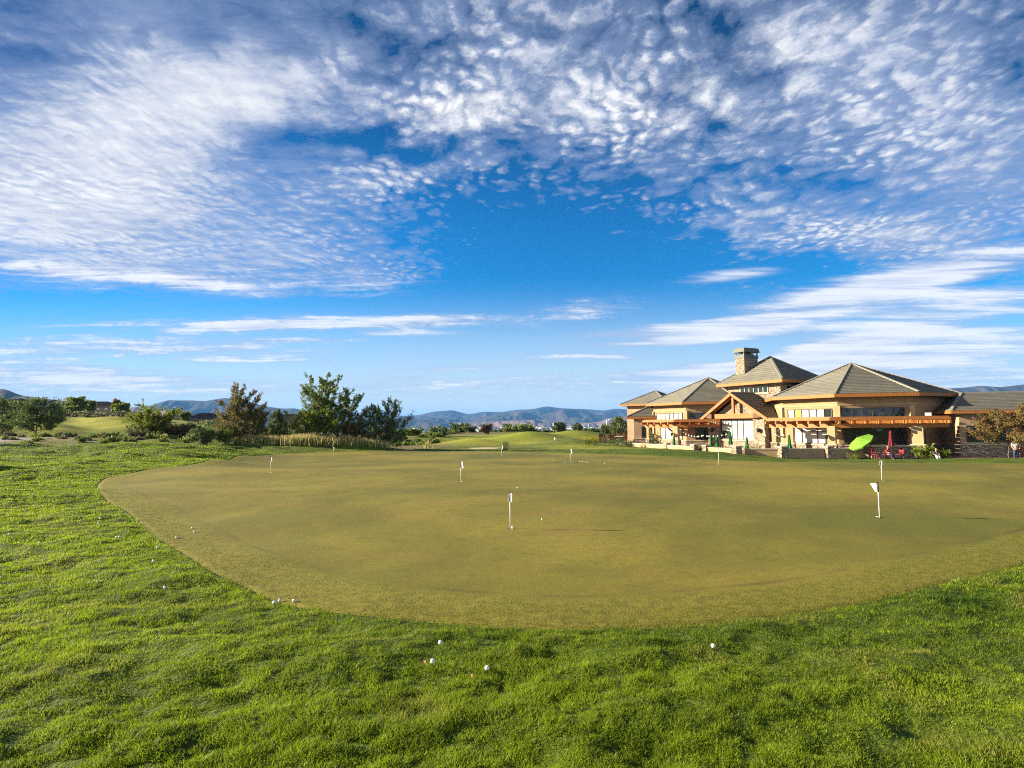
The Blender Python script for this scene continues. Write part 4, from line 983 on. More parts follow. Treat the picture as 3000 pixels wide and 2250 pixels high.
for X_, Y_, h_, lb in ((-53, 47.5, 6.5, 'unseen pine added to shade the bank, farther of two'), (-49.5, 43.5, 5.5, 'unseen pine added to shade the bank, nearer of two'), (-41, 31.5, 5.0, 'smaller unseen pine added for shade left of the near rough')):  # pines out of view, added to throw shade across the left bank
    make_tree('pine_tree', lb, 'tree', (X_, Y_, float(Hs(X_, Y_)) - .05), h_, h_ * .38, 'pine', 'leafB', int(X_ * -7), nl=7000, size=.22)
# trees by the houses and along the far crest
far = [(222, 1168, 22, 205, 'round', 'leafA', 'green tree left of the hillside house'), (262, 1178, 12, 232, 'tall', 'leafA', 'slim green tree behind the left end of the hillside house'), (340, 1172, 8, 205, 'tall', 'leafE', 'slim reddish tree at the right end of the hillside house'), (357, 1186, 16, 203, 'round', 'leafC', 'round yellow green tree right of the hillside house'),
       (40, 1185, 26, 190, 'round', 'leafA', 'pale green tree behind the dark pines at the left edge'), (540, 1212, 12, 205, 'round', 'leafA', 'green tree beside the brown roofed house'), (205, 1200, 18, 196, 'round', 'leafC', 'low bright tree in front of the hillside house'), (175, 1190, 14, 215, 'round', 'leafD', 'dark round tree behind the broad dark pine'),
       (820, 1212, 7, 300, 'tall', 'leafD', 'dark narrow poplar, first of the row behind the central pines'), (833, 1216, 6, 300, 'tall', 'leafD', 'dark narrow poplar, second of the row behind the central pines'), (845, 1213, 7, 300, 'tall', 'leafD', 'dark narrow poplar, third of the row behind the central pines'),
       (1640, 1243, 17, 185, 'pine', 'leafD', 'small dark pine on the fairway crest left of the city tower'), (1692, 1247, 10, 188, 'pine', 'leafD', 'slim dark pine on the crest beside the small dark pine'), (1812, 1226, 30, 118, 'pine', 'leafD', 'open pine behind the timber fence'), (1770, 1250, 11, 150, 'pine', 'leafD', 'tiny dark conifer left of the open pine'),
       (1345, 1256, 22, 190, 'round', 'leafD', 'dark round tree on the left of the fairway crest'), (1375, 1258, 13, 186, 'round', 'leafD', 'low dark tree near the middle of the fairway crest'), (1488, 1248, 9, 195, 'tall', 'leafD', 'narrow dark tree beside the brown knoll of brush'), (1285, 1264, 20, 150, 'round', 'leafD', 'dark tree at the left end of the fairway crest'),
       (1210, 1270, 18, 120, 'round', 'leafA', 'green tree right of the dark end pine'), (1160, 1268, 22, 108, 'round', 'leafD', 'dark tree close behind the dark end pine'), (1425, 1252, 13, 160, 'tall', 'twig', 'bare grey tree on the fairway crest')]
for i, (px, yt, hf, Y, st_, mt, lb) in enumerate(far):
    T({'pine': 'pine_tree', 'round': 'leafy_tree', 'tall': 'slim_tree'}[st_], lb, 'tree', px, yt, hf, Y, st_, mt, 200 + i, nl=900 if hf < 14 else 1600, size=.0042 * Y, group='trees beyond the fairway')
# brush along the edges of the fairways: nobody could count it
def scatter_brush(name, label, spots, mat, seed, per=110, size=.0035):
    g = np.random.default_rng(seed); VV, RN = [], []
    for px, Y, hf, hh in spots:
        p = np.array(spot(px, Y)); r = hf / FPX * Y; c = int(per * (.6 + .8 * g.random()))
        dv = g.normal(0, 1, (c, 3)); dv /= np.linalg.norm(dv, axis=1)[:, None]; dv[:, 2] = np.abs(dv[:, 2])
        rad = g.uniform(.35, 1.05, c)[:, None] * (1 + .3 * np.sin(dv[:, :1] * 5 + g.uniform(0, 6)))
        pts = p + dv * rad * np.array((r, r * .8, hh)); VV.append(leaf_cloud(pts, dv, size * Y, .6, .7, .2, int(g.integers(1e6)))); RN.append(np.clip(g.uniform(.2, .8) + g.normal(0, .2, c), 0, 1))
    V = np.concatenate(VV); rn = np.concatenate(RN); n = len(V); b = np.arange(n)[:, None] * 5
    tag(npmesh(name, V.reshape(-1, 3), b + np.array([0, 1, 2, 4]), M[mat], dict(rnd=np.repeat(rn, 5), tip=np.zeros(n * 5)), tris=b + np.array([4, 2, 3])), label, 'brush', kind='stuff')
g_ = np.random.default_rng(5)
sp = []
for k in range(26): sp.append((g_.uniform(20, 440), g_.uniform(64, 74), g_.uniform(6, 13), g_.uniform(.2, .45)))
for k in range(130):
    px = g_.uniform(180, 470); sp.append((px, g_.uniform(168, 195), g_.uniform(5, 11), g_.uniform(.3, .6)))
for k in range(50): sp.append((g_.uniform(345, 470), g_.uniform(160, 185), g_.uniform(7, 14), g_.uniform(.8, 1.7)))
scatter_brush('sagebrush', 'grey green sagebrush over the left hillside below the house', sp, 'leafS', 11)
sp = []
for k in range(150): px = g_.uniform(1140, 1900); sp.append((px, g_.uniform(186, 215) - max(0, (1350 - px)) * .38, g_.uniform(6, 15), g_.uniform(.45, 1.0)))
for k in range(60): sp.append((g_.uniform(560, 900), g_.uniform(110, 190), g_.uniform(8, 16), g_.uniform(.5, 1.2)))
for k in range(26): sp.append((g_.uniform(470, 720), g_.uniform(78, 92), g_.uniform(8, 16), g_.uniform(.3, .7)))
scatter_brush('crest_brush', 'dark green brush along the far crest of the fairways', sp, 'leafD', 12)
sp = []
for k in range(26): px = g_.uniform(1150, 1300); sp.append((px, 95 + (px - 1150) * .12 + g_.uniform(-6, 10), g_.uniform(8, 16), g_.uniform(.2, .5)))
for k in range(30): sp.append((g_.uniform(1480, 1560), g_.uniform(184, 192), g_.uniform(6, 12), g_.uniform(1.2, 2.6)))
for k in range(40): sp.append((g_.uniform(0, 640), g_.uniform(62, 76), g_.uniform(9, 18), g_.uniform(.3, .6)))
scatter_brush('olive_brush', 'olive scrub between the green and the fairways', sp, 'leafA', 13)
# tall feather reed grass below the central trees
def reeds(name, label, cat, spots, n, h, seed, kind=None, pale=1.0):
    g = np.random.default_rng(seed); X, Yy = [], []
    for px, Y, hw, hd, k in spots:
        p = spot(px, Y); X.append(p[0] + g.normal(0, hw, k)); Yy.append(p[1] + g.normal(0, hd, k))
    X, Yy = np.concatenate(X), np.concatenate(Yy); m = len(X); Z = H(X, Yy)
    hh = h * g.uniform(.55, 1.15, m) * (1 + .35 * fbm(X / 1.5, Yy / 1.5, seed, 2)); th = g.uniform(0, 6.28, m); ln = hh * g.uniform(.08, .35, m); ph = g.uniform(0, 6.28, m); w = .020
    V = np.empty((m, 5, 3), np.float32); wx, wy = np.cos(ph) * w, np.sin(ph) * w; lx, ly = np.cos(th) * ln, np.sin(th) * ln
    V[:, 0] = np.stack([X - wx, Yy - wy, Z], -1); V[:, 1] = np.stack([X + wx, Yy + wy, Z], -1)
    V[:, 2] = np.stack([X + lx * .4 + wx, Yy + ly * .4 + wy, Z + hh * .62], -1); V[:, 3] = np.stack([X + lx * .4 - wx, Yy + ly * .4 - wy, Z + hh * .62], -1); V[:, 4] = np.stack([X + lx, Yy + ly, Z + hh], -1)
    b = np.arange(m)[:, None] * 5
    tp = np.tile(np.array((0, 0, .8, .8, 1.0)), m) * np.repeat((g.random(m) < .65).astype(float), 5)
    return tag(npmesh(name, V.reshape(-1, 3), b + np.array([0, 1, 2, 3]), M['reed'], dict(rnd=np.repeat(g.random(m), 5), tip=tp), tris=b + np.array([3, 2, 4])), label, cat, kind=kind)
reeds('reed_grass', 'tall feathery tan grass below the central trees', 'ornamental grass', [(775, 63.5, 1.7, .5, 2600), (905, 63, 1.5, .6, 2200), (960, 62.5, 1.3, .5, 1500), (1045, 63, 1.5, .5, 2300), (720, 64, 1.0, .5, 500)], 0, 1.0, 31, 'stuff')
reeds('reed_clump', 'pale feathery reed clump in the dip left of the bunker', 'ornamental grass', [(1253, 72, .22, .15, 60)], 0, 1.5, 32)
reeds('reed_clump', 'pale feathery reed clump right of the bunker', 'ornamental grass', [(1481, 66, .2, .15, 46)], 0, 1.4, 33)
# planting round the terrace
def shrub(label, px, Y, hf, hh, mat, seed, n=700, size=.13, z=None, cat='shrub', name='shrub'):
    p = spot(px, Y); p = (p[0], p[1], (p[2] if z is None else z) - .03); rw = hf / FPX * Y
    return make_tree(name, label, cat, p, hh, rw, 'bush', mat, seed, nl=n, size=size, part='foliage', stems=3)
shrub('yellow flowering shrub left of the cream fence panel', 1742, 80, 13, 1.1, 'leafY', 301)
shrub('low green shrub left of the yellow flowering shrub', 1718, 80, 10, .7, 'leafC', 302)
shrub('low dark juniper in front of the golf cart', 1796, 77, 22, .55, 'leafD', 303)
shrub('low dark juniper at the left end of the cream low wall', 1836, 74, 16, .5, 'leafD', 304)
shrub('dark green bush on the left terrace behind the cream wall', 1922, 76, 15, 1.9, 'leafD', 305, 1500, .14, ZB)
for i, (px, Y, hf, hh, mt, lb) in enumerate([(2078, 62.5, 17, .75, 'leafA', 'green planting left of the stone gable window'), (2118, 62, 13, .6, 'leafS', 'grey green planting under the stone gable window'), (2206, 61, 18, .7, 'leafC', 'green planting under the right stone pier'), (2058, 64, 13, .6, 'leafC', 'small bright plant beside the left stone pier')]):
    shrub(lb, px, Y, hf, hh, mt, 310 + i, 700, .12, ZB)
shrub('spiky green plant left of the seated child', 2700, 52, 19, .75, 'leafC', 320, 900, .2)
shrub('spiky green plant right of the seated child', 2757, 51.5, 11, .5, 'leafC', 321, 500, .18)
shrub('small weed at the foot of the brown shaded wall', 2497, 53.5, 11, .22, 'leafC', 322, 200, .1)

# ------------------------------------------------------------------ houses on the left
def house(label, px, Y, ybase, w, d, wall, roofh, rot, wallmat, wins, seed=0):
    c = at(px, ybase, Y); base = float(c.z)
    root = thing('house', label, 'house', (c.x, c.y, base), rot)
    MB().box((0, 0, wall / 2 - .8), (w, d, wall + 1.6)).build('wall', M[wallmat], root)
    o = .8; E = [(-w / 2 - o, -d / 2 - o, wall), (w / 2 + o, -d / 2 - o, wall), (w / 2 + o, d / 2 + o, wall), (-w / 2 - o, d / 2 + o, wall)]
    rx = max(.5, w / 2 - d / 2); r0, r1 = (-rx, 0, wall + roofh), (rx, 0, wall + roofh)
    V, Q, A = [], [], []
    for s in ((E[0], E[1], r0, r1), (E[1], E[2], r1, r1), (E[2], E[3], r1, r0), (E[3], E[0], r0, r0)): slope_strips(V, Q, A, *s)
    rf = npmesh('roof', np.array(V), np.array(Q), M['roofd'], dict(rnd=A), root)
    MB().prism([e[:2] for e in E], wall - .25, wall - .02).build('eave', M['brown'], rf)
    for x in wins:
        f = MB().box((x, -d / 2 - .02, wall * .55), (1.5, .12, 1.35)).build('window', M['trim'], root)
        MB().box((x, -d / 2 - .09, wall * .55), (1.25, .02, 1.1)).build('pane', M['blind'], f)
    return root
mr, gr_, br_ = new_mat('brown shingle roof'); gr_.put(br_.inputs['Base Color'], gr_.mix(gr_.attr('rnd'), (.030, .026, .025), (.055, .046, .042))); br_.inputs['Roughness'].default_value = .85; M['roofd'] = mr
house('single storey tan house with dark hip roof on the left hillside', 288, 300, 1208, 20.5, 12, 2.9, 2.9, R(6), 'brown', (-7.5, -1.6, 1.2, 3.4, 7.2))
house('dark roofed house half hidden behind the brown half bare bush', 516, 230, 1246, 10.5, 8, 2.8, 2.6, R(-8), 'brown', (-3, 3.6))
house('brown roofed house left of the central pines', 602, 250, 1248, 15.5, 11, 2.9, 2.9, R(10), 'brown', (-4.6, .4, 4.6))
house('small dark house behind the gap in the central trees', 864, 260, 1250, 13, 8, 3.4, 2.6, R(0), 'brown', (-3.5, 2.5))
house('distant dark roofed house behind the dark pines at the left edge', 48, 330, 1200, 14, 9, 3, 3.2, R(20), 'brown', (-3, 3))

# ------------------------------------------------------------------ the city in the valley
def tower(label, px, Y, ytop, wpx, mat='cityw', steps=1):
    c = at(px, 1252, Y); top = float(at(px, ytop, Y).z); w = wpx / FPX * Y; g0 = float(Hs(c.x, Y)) - 1
    root = thing('city_tower', label, 'tower block', (c.x, Y, g0), R(random.uniform(10, 35)), 'tower blocks of the city')
    MB().box((0, 0, (top - g0) / 2), (w, w * .7, top - g0)).build('block', M[mat], root)
    MB().box((w * .1, 0, top - g0 + .03 * (top - g0)), (w * .45, w * .35, .06 * (top - g0))).build('roof_plant', M[mat], root)
M['cityw'] = plain('pale tower wall', (.66, .63, .58), .8, .15, .03); M['cityb'] = plain('grey tower wall', (.22, .23, .26), .6, .2, .03)
for px, yt, w, lb in [(1371, 1243, 3, 'short pale tower at the left end of the city'), (1384, 1242, 4, 'pale block second from the left of the city'), (1395, 1238, 5, 'broad white tower in the left cluster of the city'), (1402, 1236, 3, 'thin white tower beside the broad white one'), (1412, 1240, 6, 'low wide pale block in the left cluster'), (1419, 1236, 3, 'narrow pale tower in the middle of the city'), (1430, 1241, 4, 'squat pale tower in the middle of the city'),
                      (1439, 1243, 5, 'low pale block right of the middle towers'), (1446, 1238, 3.5, 'white tower right of the middle of the city'), (1455, 1243, 4, 'short pale tower near the right of the city centre'), (1477, 1240, 4, 'pale tower at the right end of the city centre'), (1486, 1242, 4, 'low block at the right end of the city centre')]: tower(lb, px, 7000, yt, w)
for px, yt, w, lb, mt in [(1779, 1230, 4, 'left of the two tall white hotel towers', 'cityw'), (1786, 1228, 5, 'right and taller of the two tall white hotel towers', 'cityw'), (1728, 1243, 9, 'dark grey block left of the two hotel towers', 'cityb'), (1712, 1247, 6, 'low dark block beside the dark grey block', 'cityb'), (1622, 1239, 4, 'single pale block in the middle of the valley', 'cityw'), (1574, 1250, 5, 'small white block nearest the fairway crest', 'cityw')]: tower(lb, px, 5600, yt, w, mt)
g_ = np.random.default_rng(77); cb = MB(); ct = MB()
for k in range(2600):
    px = g_.uniform(1130, 1930); Y = 1 / g_.uniform(1 / 7600, 1 / 2600); d = ray(px, 1240); x = d.x / d.y * Y; z = float(Hs(x, Y))
    s = g_.uniform(12, 42) * (1.6 if g_.random() < .08 else 1); hh = g_.uniform(5, 13)
    (cb if g_.random() < .42 else ct).box((x, Y, z + hh / 2 - 1), (s, s * g_.uniform(.5, 1.4), hh + 2), g_.uniform(0, 1.5), top=1.0)
tag(cb.build('city', M['cityw']), 'countless low white roofs spread over the valley floor', 'city', kind='stuff')
tag(ct.build('city_trees', plain('far street trees', (.030, .042, .025), .9, .4, .01)), 'dark street trees between the roofs of the valley city', 'trees', kind='stuff')
# ------------------------------------------------------------------ hole markers on the green
def flagstick(label, px, py, mode, az=0.0, h=.78, lean=(0, 0)):
    p = ground(px, py); p.z += .004
    root = thing('flagstick', label, 'practice flag', tuple(p), az, 'practice flags on the green')
    MB().tube([(0, 0, -.05), (lean[0], lean[1], h)], .0095, 10).build('pole', M['white'], root, True)
    MB().tube([(lean[0] * .74, lean[1] * .74, h * .74), (lean[0], lean[1], h + .02)], .0125, 10).build('sleeve', M['black'], root, True)
    rim = MB(); rim.lathe([(.054, -.09), (.054, .004), (.060, .006), (.060, -.09)], 20); rim.build('cup', M['black'], root, True)
    MB().tube([(.02, 0, .012), (.075, .0, .014)], .008, 6).build('cup_hook', M['white'], root)
    fm = MB(); nx_, nz_ = 8, 5; zt, zb = h - .01, h - .20
    vs = []
    for s in (-1, 1):
        for i in range(nx_ + 1):
            for j in range(nz_ + 1):
                u, v = i / nx_, j / nz_
                if mode == 'fold': x = .066 * math.cos(math.pi * 1.08 * u) * (.62 + .38 * v if u > .5 else .9 - .25 * v) - .006; y = .014 + .02 * math.sin(math.pi * u); drop = .035 * abs(u - .5) * 2 * (1 - v)
                elif mode == 'droop': x = .145 * u * (.62 + .38 * v); y = .012 * math.sin(u * 5); drop = -.0 + .02 * u - .10 * u * (1 - v) * .9
                elif mode == 'furl': x = .03 * math.sin(u * 6.3); y = .03 * math.cos(u * 6.3); drop = .02 * u
                elif mode == 'taper': x = .155 * u * (1 - .62 * v); y = .018 * math.sin(u * 5); drop = .012 * u
                else: x = .15 * u; y = .018 * math.sin(u * 6); drop = .015 * u
                vs.append((x + lean[0] * .9, y + s * .0012, zt + (zb - zt) * v - drop))
    fs = []; m = (nx_ + 1) * (nz_ + 1); k = nz_ + 1
    for s in (0, 1):
        for i in range(nx_):
            for j in range(nz_):
                f = (s * m + i * k + j, s * m + (i + 1) * k + j, s * m + (i + 1) * k + j + 1, s * m + i * k + j + 1); fs.append(f if s == 0 else f[::-1])
    fm.add(vs, fs).build('flag', M['flag'], root, True)
flagstick('nearest practice flag in the middle, folded white flag', 1495, 1549, 'fold', R(-32), h=.76)
flagstick('white practice flag hanging to the right of its pole behind the nearest one', 1350, 1412, 'droop', R(-34), h=.76)
flagstick('large practice flag on the right with its flag blown left', 2577, 1517, 'taper', R(143), h=.80)
flagstick('practice flag in front of the maroon parasol, half furled', 2584, 1408, 'fold', R(-25), h=.78)
flagstick('practice flag standing among the row of far balls', 1671, 1355, 'droop', R(-30))
flagstick('small far practice flag near the bunker', 1469.5, 1335, 'droop', R(-35))
flagstick('practice flag at the left of the green above its own shadow', 792, 1386, 'plain', R(-35))
flagstick('far practice flag at the top left edge of the green', 976, 1336, 'plain', R(-35))
flagstick('bare looking practice flag in front of the cream low wall', 2106, 1364, 'furl', 0, h=.95)
# the dark fairway flag and its white tee bag far away
p = spot(1624, 118); rt = thing('fairway_flag', 'dark flagstick far out on the mown fairway', 'flag', p)
MB().tube([(0, 0, 0), (0, 0, 2.4)], .03, 6).build('pole', M['black'], rt); MB().box((.28, 0, 2.15), (.55, .03, .42)).build('flag', M['black'], rt)
p = spot(1626, 100); rt = thing('golf_bag', 'small pale golf bag standing on the fairway', 'golf bag', p); MB().lathe([(.16, 0), (.2, .1), (.18, .75), (.2, .82)], 10).build('bag', M['white'], rt, True); MB().lathe([(.17, .8), (.05, 1.05)], 8).build('club_heads', M['black'], rt)
for px, Y, lb in [(215, 58, 'short white marker stake behind the left bank'), (17, 56, 'small white post beside the grey bunker')]:
    p = spot(px, Y); rt = thing('marker_stake', lb, 'stake', p, 0); MB().box((0, 0, .4), (.09, .09, .9)).build('stake', M['white'], rt); MB().box((0, 0, .88), (.09, .09, .1), top=.3).build('stake_tip', M['white'], rt)
p = spot(80, 54); rk = MB(); bm = bmesh.new(); bmesh.ops.create_icosphere(bm, subdivisions=2, radius=.5)
for v in bm.verts: v.co = Vector((v.co.x * 1.3, v.co.y * .8, v.co.z * .5)) * (1 + .25 * float(vnoise(v.co.x * 3 + 5, v.co.y * 3 + v.co.z * 2, 4)))
rk.add([v.co.copy() for v in bm.verts], [tuple(w.index for w in f.verts) for f in bm.faces]); bm.free()
o = rk.build('boulder', M['cap']); o.location = (p[0], p[1], p[2] + .12); tag(o, 'pale boulder on the left bank beside the grey bunker', 'boulder')

# ------------------------------------------------------------------ golf balls, each where it lies
bm = bmesh.new(); bmesh.ops.create_uvsphere(bm, u_segments=28, v_segments=18, radius=.02135); ball_me = bpy.data.meshes.new('golf_ball'); bm.to_mesh(ball_me); bm.free()
for pl in ball_me.polygons: pl.use_smooth = True
mb_, gb_, bb_ = new_mat('dimpled ball'); bb_.inputs['Base Color'].default_value = (.84, .84, .82, 1); bb_.inputs['Roughness'].default_value = .25
vo = gb_.node('ShaderNodeTexVoronoi'); gb_.put(vo.inputs['Vector'], gb_.objco()); vo.inputs['Scale'].default_value = 260; gb_.put(bb_.inputs['Normal'], gb_.bump(vo.outputs['Distance'], .4, .002)); ball_me.materials.append(mb_)
BALLS = [(1290, 1904, 'golf ball in the near rough, upper of the three by the brown leaf'), (1267, 1964, 'golf ball in the near rough, lower left of the three by the brown leaf'), (1427, 1972, 'golf ball in the near rough, right of the three by the brown leaf'),
 (819, 1763, 'golf ball on the rough edge, upper left of a group of three'), (803, 1777, 'golf ball in the rough, lowest of the group of three at the green edge'), (861, 1764, 'golf ball on the rough edge, rightmost of the group of three'),
 (482, 1745, 'single golf ball in the rough left of the group of three'), (449, 1658, 'golf ball in the left rough halfway down the green edge'), (461, 1609, 'golf ball in the left rough close to the green edge'), (341, 1580, 'left one of two touching golf balls in the left rough'), (350, 1580, 'right one of two touching golf balls in the left rough'),
 (287, 1546, 'golf ball in the left rough above the two touching balls'), (293, 1526, 'farthest small golf ball in the left rough'), (116, 1600, 'golf ball lying alone in the far left rough'), (26, 1573, 'golf ball nearest the left edge of the photo'),
 (517, 1577, 'golf ball on the left apron of the green, nearer one'), (569, 1561, 'golf ball on the left apron with a shadow to its right'), (563, 1549, 'small golf ball just behind another on the left apron'),
 (1588, 1524, 'golf ball right of the nearest practice flag'), (1516, 1430, 'golf ball on the green behind the nearest practice flag'), (1501, 1547, 'golf ball at the hole of the nearest practice flag'), (2090, 1913, 'golf ball half sunk in the right rough'),
 (1622, 1349, 'far golf ball left of the row and of its flag'), (1654, 1355, 'far golf ball just left of the flag pole'), (1698, 1353, 'first golf ball of the far row right of the flag'), (1702.5, 1353.3, 'second golf ball of the far row right of the flag'), (1707.5, 1353, 'third golf ball of the far row right of the flag'), (1715, 1353.5, 'fourth golf ball of the far row, a little apart'), (1721, 1355.7, 'last and nearest golf ball of the far row'), (1771, 1358, 'far golf ball to the right of the row under a shadow')]
for px, py, lb in BALLS:
    p = ground(px, py); ins = bool(inpoly(np.array([p.x]), np.array([p.y]), GBc)[0])
    o = bpy.data.objects.new('golf_ball', ball_me); COL.objects.link(o); rr = math.hypot(p.x, p.y)
    if not ins:
        x, y = p.x, p.y; d = float(polydist(np.array([x]), np.array([y]), GBc)[0])
        p.z += float(sstep(0, .35, d) * (.085 * fbm(np.array([x / 1.3]), np.array([y / .8]), 21, 3)[0] + .065 * fbm(np.array([x / .42]), np.array([y / .30]), 23, 2)[0] + .018 + (.10 + .14 * float(sstep(4, -4, x)) + .16 * float(sstep(22, 40, rr)) * float(sstep(-5, -12, x))) * fbm(np.array([x / 3.2]), np.array([y / 1.6]), 27, 3)[0] * float(sstep(5, 20, rr)) * float(sstep(0, 2.5, d)))) + .034
    o.location = (p.x, p.y, p.z + .019)
    o.rotation_euler = (random.random() * 6, random.random() * 6, 0); tag(o, lb, 'golf ball', 'golf balls lying about the green')
def leaf_scrap(px, py, label):
    p = ground(px, py, .06); m = MB()
    m.add([(-.03, 0, 0), (0, -.014, .008), (.034, 0, .003), (0, .016, .012), (-.03, 0, -.001), (0, -.014, .007), (.034, 0, .002), (0, .016, .011)], [(0, 1, 2), (0, 2, 3), (6, 5, 4), (7, 6, 4)])
    o = m.build('dead_leaf', plain('dead leaf', (.22, .12, .05), .8, .3, 40)); o.location = p; o.rotation_euler = (.3, .2, px); tag(o, label, 'leaf')
leaf_scrap(1243, 1942, 'brown dead leaf beside the three near balls'); leaf_scrap(1381, 1982, 'small upright dead leaf left of the rightmost near ball')

# ------------------------------------------------------------------ parasols
def parasol_closed(label, px, Y, ytop, mat, z0=ZB, h=None):
    d = ray(px, 1240); x = d.x / d.y * Y; h = h or float(at(px, ytop, Y).z) - z0
    root = thing('parasol', label, 'parasol', (x, Y, z0), 0, 'closed parasols on the terrace')
    MB().tube([(0, 0, .05), (0, 0, h)], .022, 8).build('pole', M['wood2'], root, True)
    MB().lathe([(.26, 0), (.27, .05), (.08, .09), (.035, .25)], 14).build('base', M['black'], root, True)
    MB().lathe([(.05, h - .0), (.09, h - .10), (.12, h - .5), (.15, h - .95), (.20, h - 1.25), (.24, h - 1.45), (.10, h - 1.42)], 16, (0, 0, 0), lambda k, z: 1.18 if k % 2 else .72).build('canopy', M[mat], root)
    MB().lathe([(.13, h - .85), (.145, h - .85), (.145, h - .78), (.12, h - .78)], 16).build('strap', M[mat], root)
for px, Y, yt, lb in [(1973, 71.5, 1277, 'closed green parasol by itself behind the left cream wall'), (2081, 66, 1274, 'closed green parasol against the left stone pier'), (2099, 65, 1274, 'closed green parasol just right of the left stone pier'), (2138, 63.5, 1264, 'closed green parasol before the dark pane of the stone gable'), (2186, 61, 1280, 'closed green parasol right of the middle of the gable window'), (2310, 59.5, 1274, 'closed green parasol by the hall door')]:
    parasol_closed(lb, px, Y, yt, 'green_cloth')
parasol_closed('closed maroon parasol before the dark hall windows', 2607, 53.6, 1262, 'red')
a = at(2516, 1284, 55.5); rt = thing('parasol', 'open lime green parasol tilted over the terrace table', 'parasol', (a.x - .1, a.y + .4, ZB))
zc = a.z - ZB; til = Matrix.Rotation(R(-38), 3, 'Y') @ Matrix.Rotation(R(2), 3, 'X')
def tl(v): w = til @ Vector(v); return (w.x, w.y - .4, w.z + zc)
rim = [(1.24 * math.cos(R(45 * k + 12)), 1.24 * math.sin(R(45 * k + 12)), -.46) for k in range(8)]; m = MB()
vs = [tl((0, 0, .12))] + [tl(v) for v in rim] + [tl((v[0], v[1], v[2] - .14)) for v in rim] + [tl((0, 0, .10))] + [tl((v[0] * .99, v[1] * .99, v[2] - .02)) for v in rim]
m.add(vs, [(0, 1 + k, 1 + (k + 1) % 8) for k in range(8)] + [(1 + k, 9 + k, 9 + (k + 1) % 8, 1 + (k + 1) % 8) for k in range(8)] + [(17, 18 + (k + 1) % 8, 18 + k) for k in range(8)])
m.build('canopy', M['lime'], rt)
for v in rim: MB().bar(tl((0, 0, .07)), tl((v[0] * .97, v[1] * .97, v[2] - .03)), .025, .025).build('rib', M['black'], rt)
MB().tube([(0, 0, .05), (0, -.05, zc - .6), tl((0, 0, -.35)), tl((0, 0, .16))], .022, 8).build('pole', M['wood2'], rt, True); MB().lathe([(.26, 0), (.27, .05), (.08, .09), (.035, .25)], 14).build('base', M['black'], rt, True)
# ------------------------------------------------------------------ terrace tables and chairs
def table(label, px, Y, mat='black', z0=ZB):
    d = ray(px, 1240); rt = thing('table', label, 'table', (d.x / d.y * Y, Y, z0))
    MB().lathe([(.55, .70), (.57, .72), (.55, .74)], 20).build('table_top', M[mat], rt, True); MB().tube([(0, 0, .03), (0, 0, .70)], .04, 8).build('pedestal', M[mat], rt, True); MB().lathe([(.3, 0), (.28, .04), (.05, .06)], 14).build('foot', M[mat], rt, True)
def chair(label, px, Y, rz, mat, z0=ZB):
    d = ray(px, 1240); rt = thing('chair', label, 'chair', (d.x / d.y * Y, Y, z0), rz, 'terrace chairs')
    MB().box((0, 0, .45), (.5, .5, .05)).build('seat', M[mat], rt)
    bk = MB(); bk.box((0, .25, .78), (.5, .035, .5)); bk.build('backrest', M[mat], rt)
    for sx in (-.22, .22):
        for sy in (-.22, .22): MB().bar((sx, sy, 0), (sx, sy, .44), .04, .04).build('leg', M[mat], rt)
        MB().bar((sx * 1.08, -.2, .66), (sx * 1.08, .26, .66), .05, .04).build('armrest', M[mat], rt)
table('dark round table on the left terrace', 2025, 69); table('dark round table under the lime parasol', 2480, 57.5)
for px, Y, rz, lb in [(2003, 70, 1.2, 'dark chair left of the dark round table on the left terrace'), (2047, 68, -1.2, 'dark chair right of the dark round table on the left terrace'), (2455, 57.8, 1.5, 'dark chair left of the table under the lime parasol'), (1902, 76, 2.0, 'dark chair behind the left cream wall, left of the bush'), (1945, 73.5, -.8, 'dark chair behind the left cream wall, right of the bush')]: chair(lb, px, Y, rz, 'black')
zr = float(Hs(37.0, 52.5)) + .02
for px, Y, rz, lb in [(2560, 53.8, .5, 'maroon chair at the left end of the ledge stone wall'), (2592, 53.2, 2.9, 'maroon chair left of the maroon parasol'), (2630, 53.4, -1.4, 'maroon chair right of the maroon parasol')]: chair(lb, px, Y, rz, 'red', float(Hs(*spot(px, Y)[:2])) + .02)
# ------------------------------------------------------------------ string lights
def lights(label, ends, sag, n, z0=ZB):
    rt = thing('string_lights', label, 'string lights', tuple(ends[0])); o = Vector(ends[0]); pts = []
    for p, q in zip(ends[:-1], ends[1:]):
        p, q = Vector(p) - o, Vector(q) - o
        for k in range(13): t = k / 12; v = p.lerp(q, t); v.z -= sag * 4 * t * (1 - t); pts.append(v)
    MB().tube(pts, .012, 5).build('cable', M['black'], rt)
    for k in range(n):
        v = pts[int((k + .5) / n * (len(pts) - 1))]; MB().lathe([(.02, 0), (.07, -.05), (.085, -.12), (.04, -.19)], 8, tuple(v)).build('bulb', M['bulb'], rt, True)
lights('string lights swagged beside the hall door', [at(2262, 1256, 60), at(2283, 1276, 60), at(2299, 1270, 60)], .12, 10)
lights('string lights hanging on the right corner of the stone gable', [at(2236, 1248, 62), at(2240, 1262, 62), at(2243, 1278, 62)], .02, 6)
lights('string lights across the left terrace', [at(2010, 1270, 66), at(2060, 1274, 65), at(2134, 1268, 63)], .18, 14)
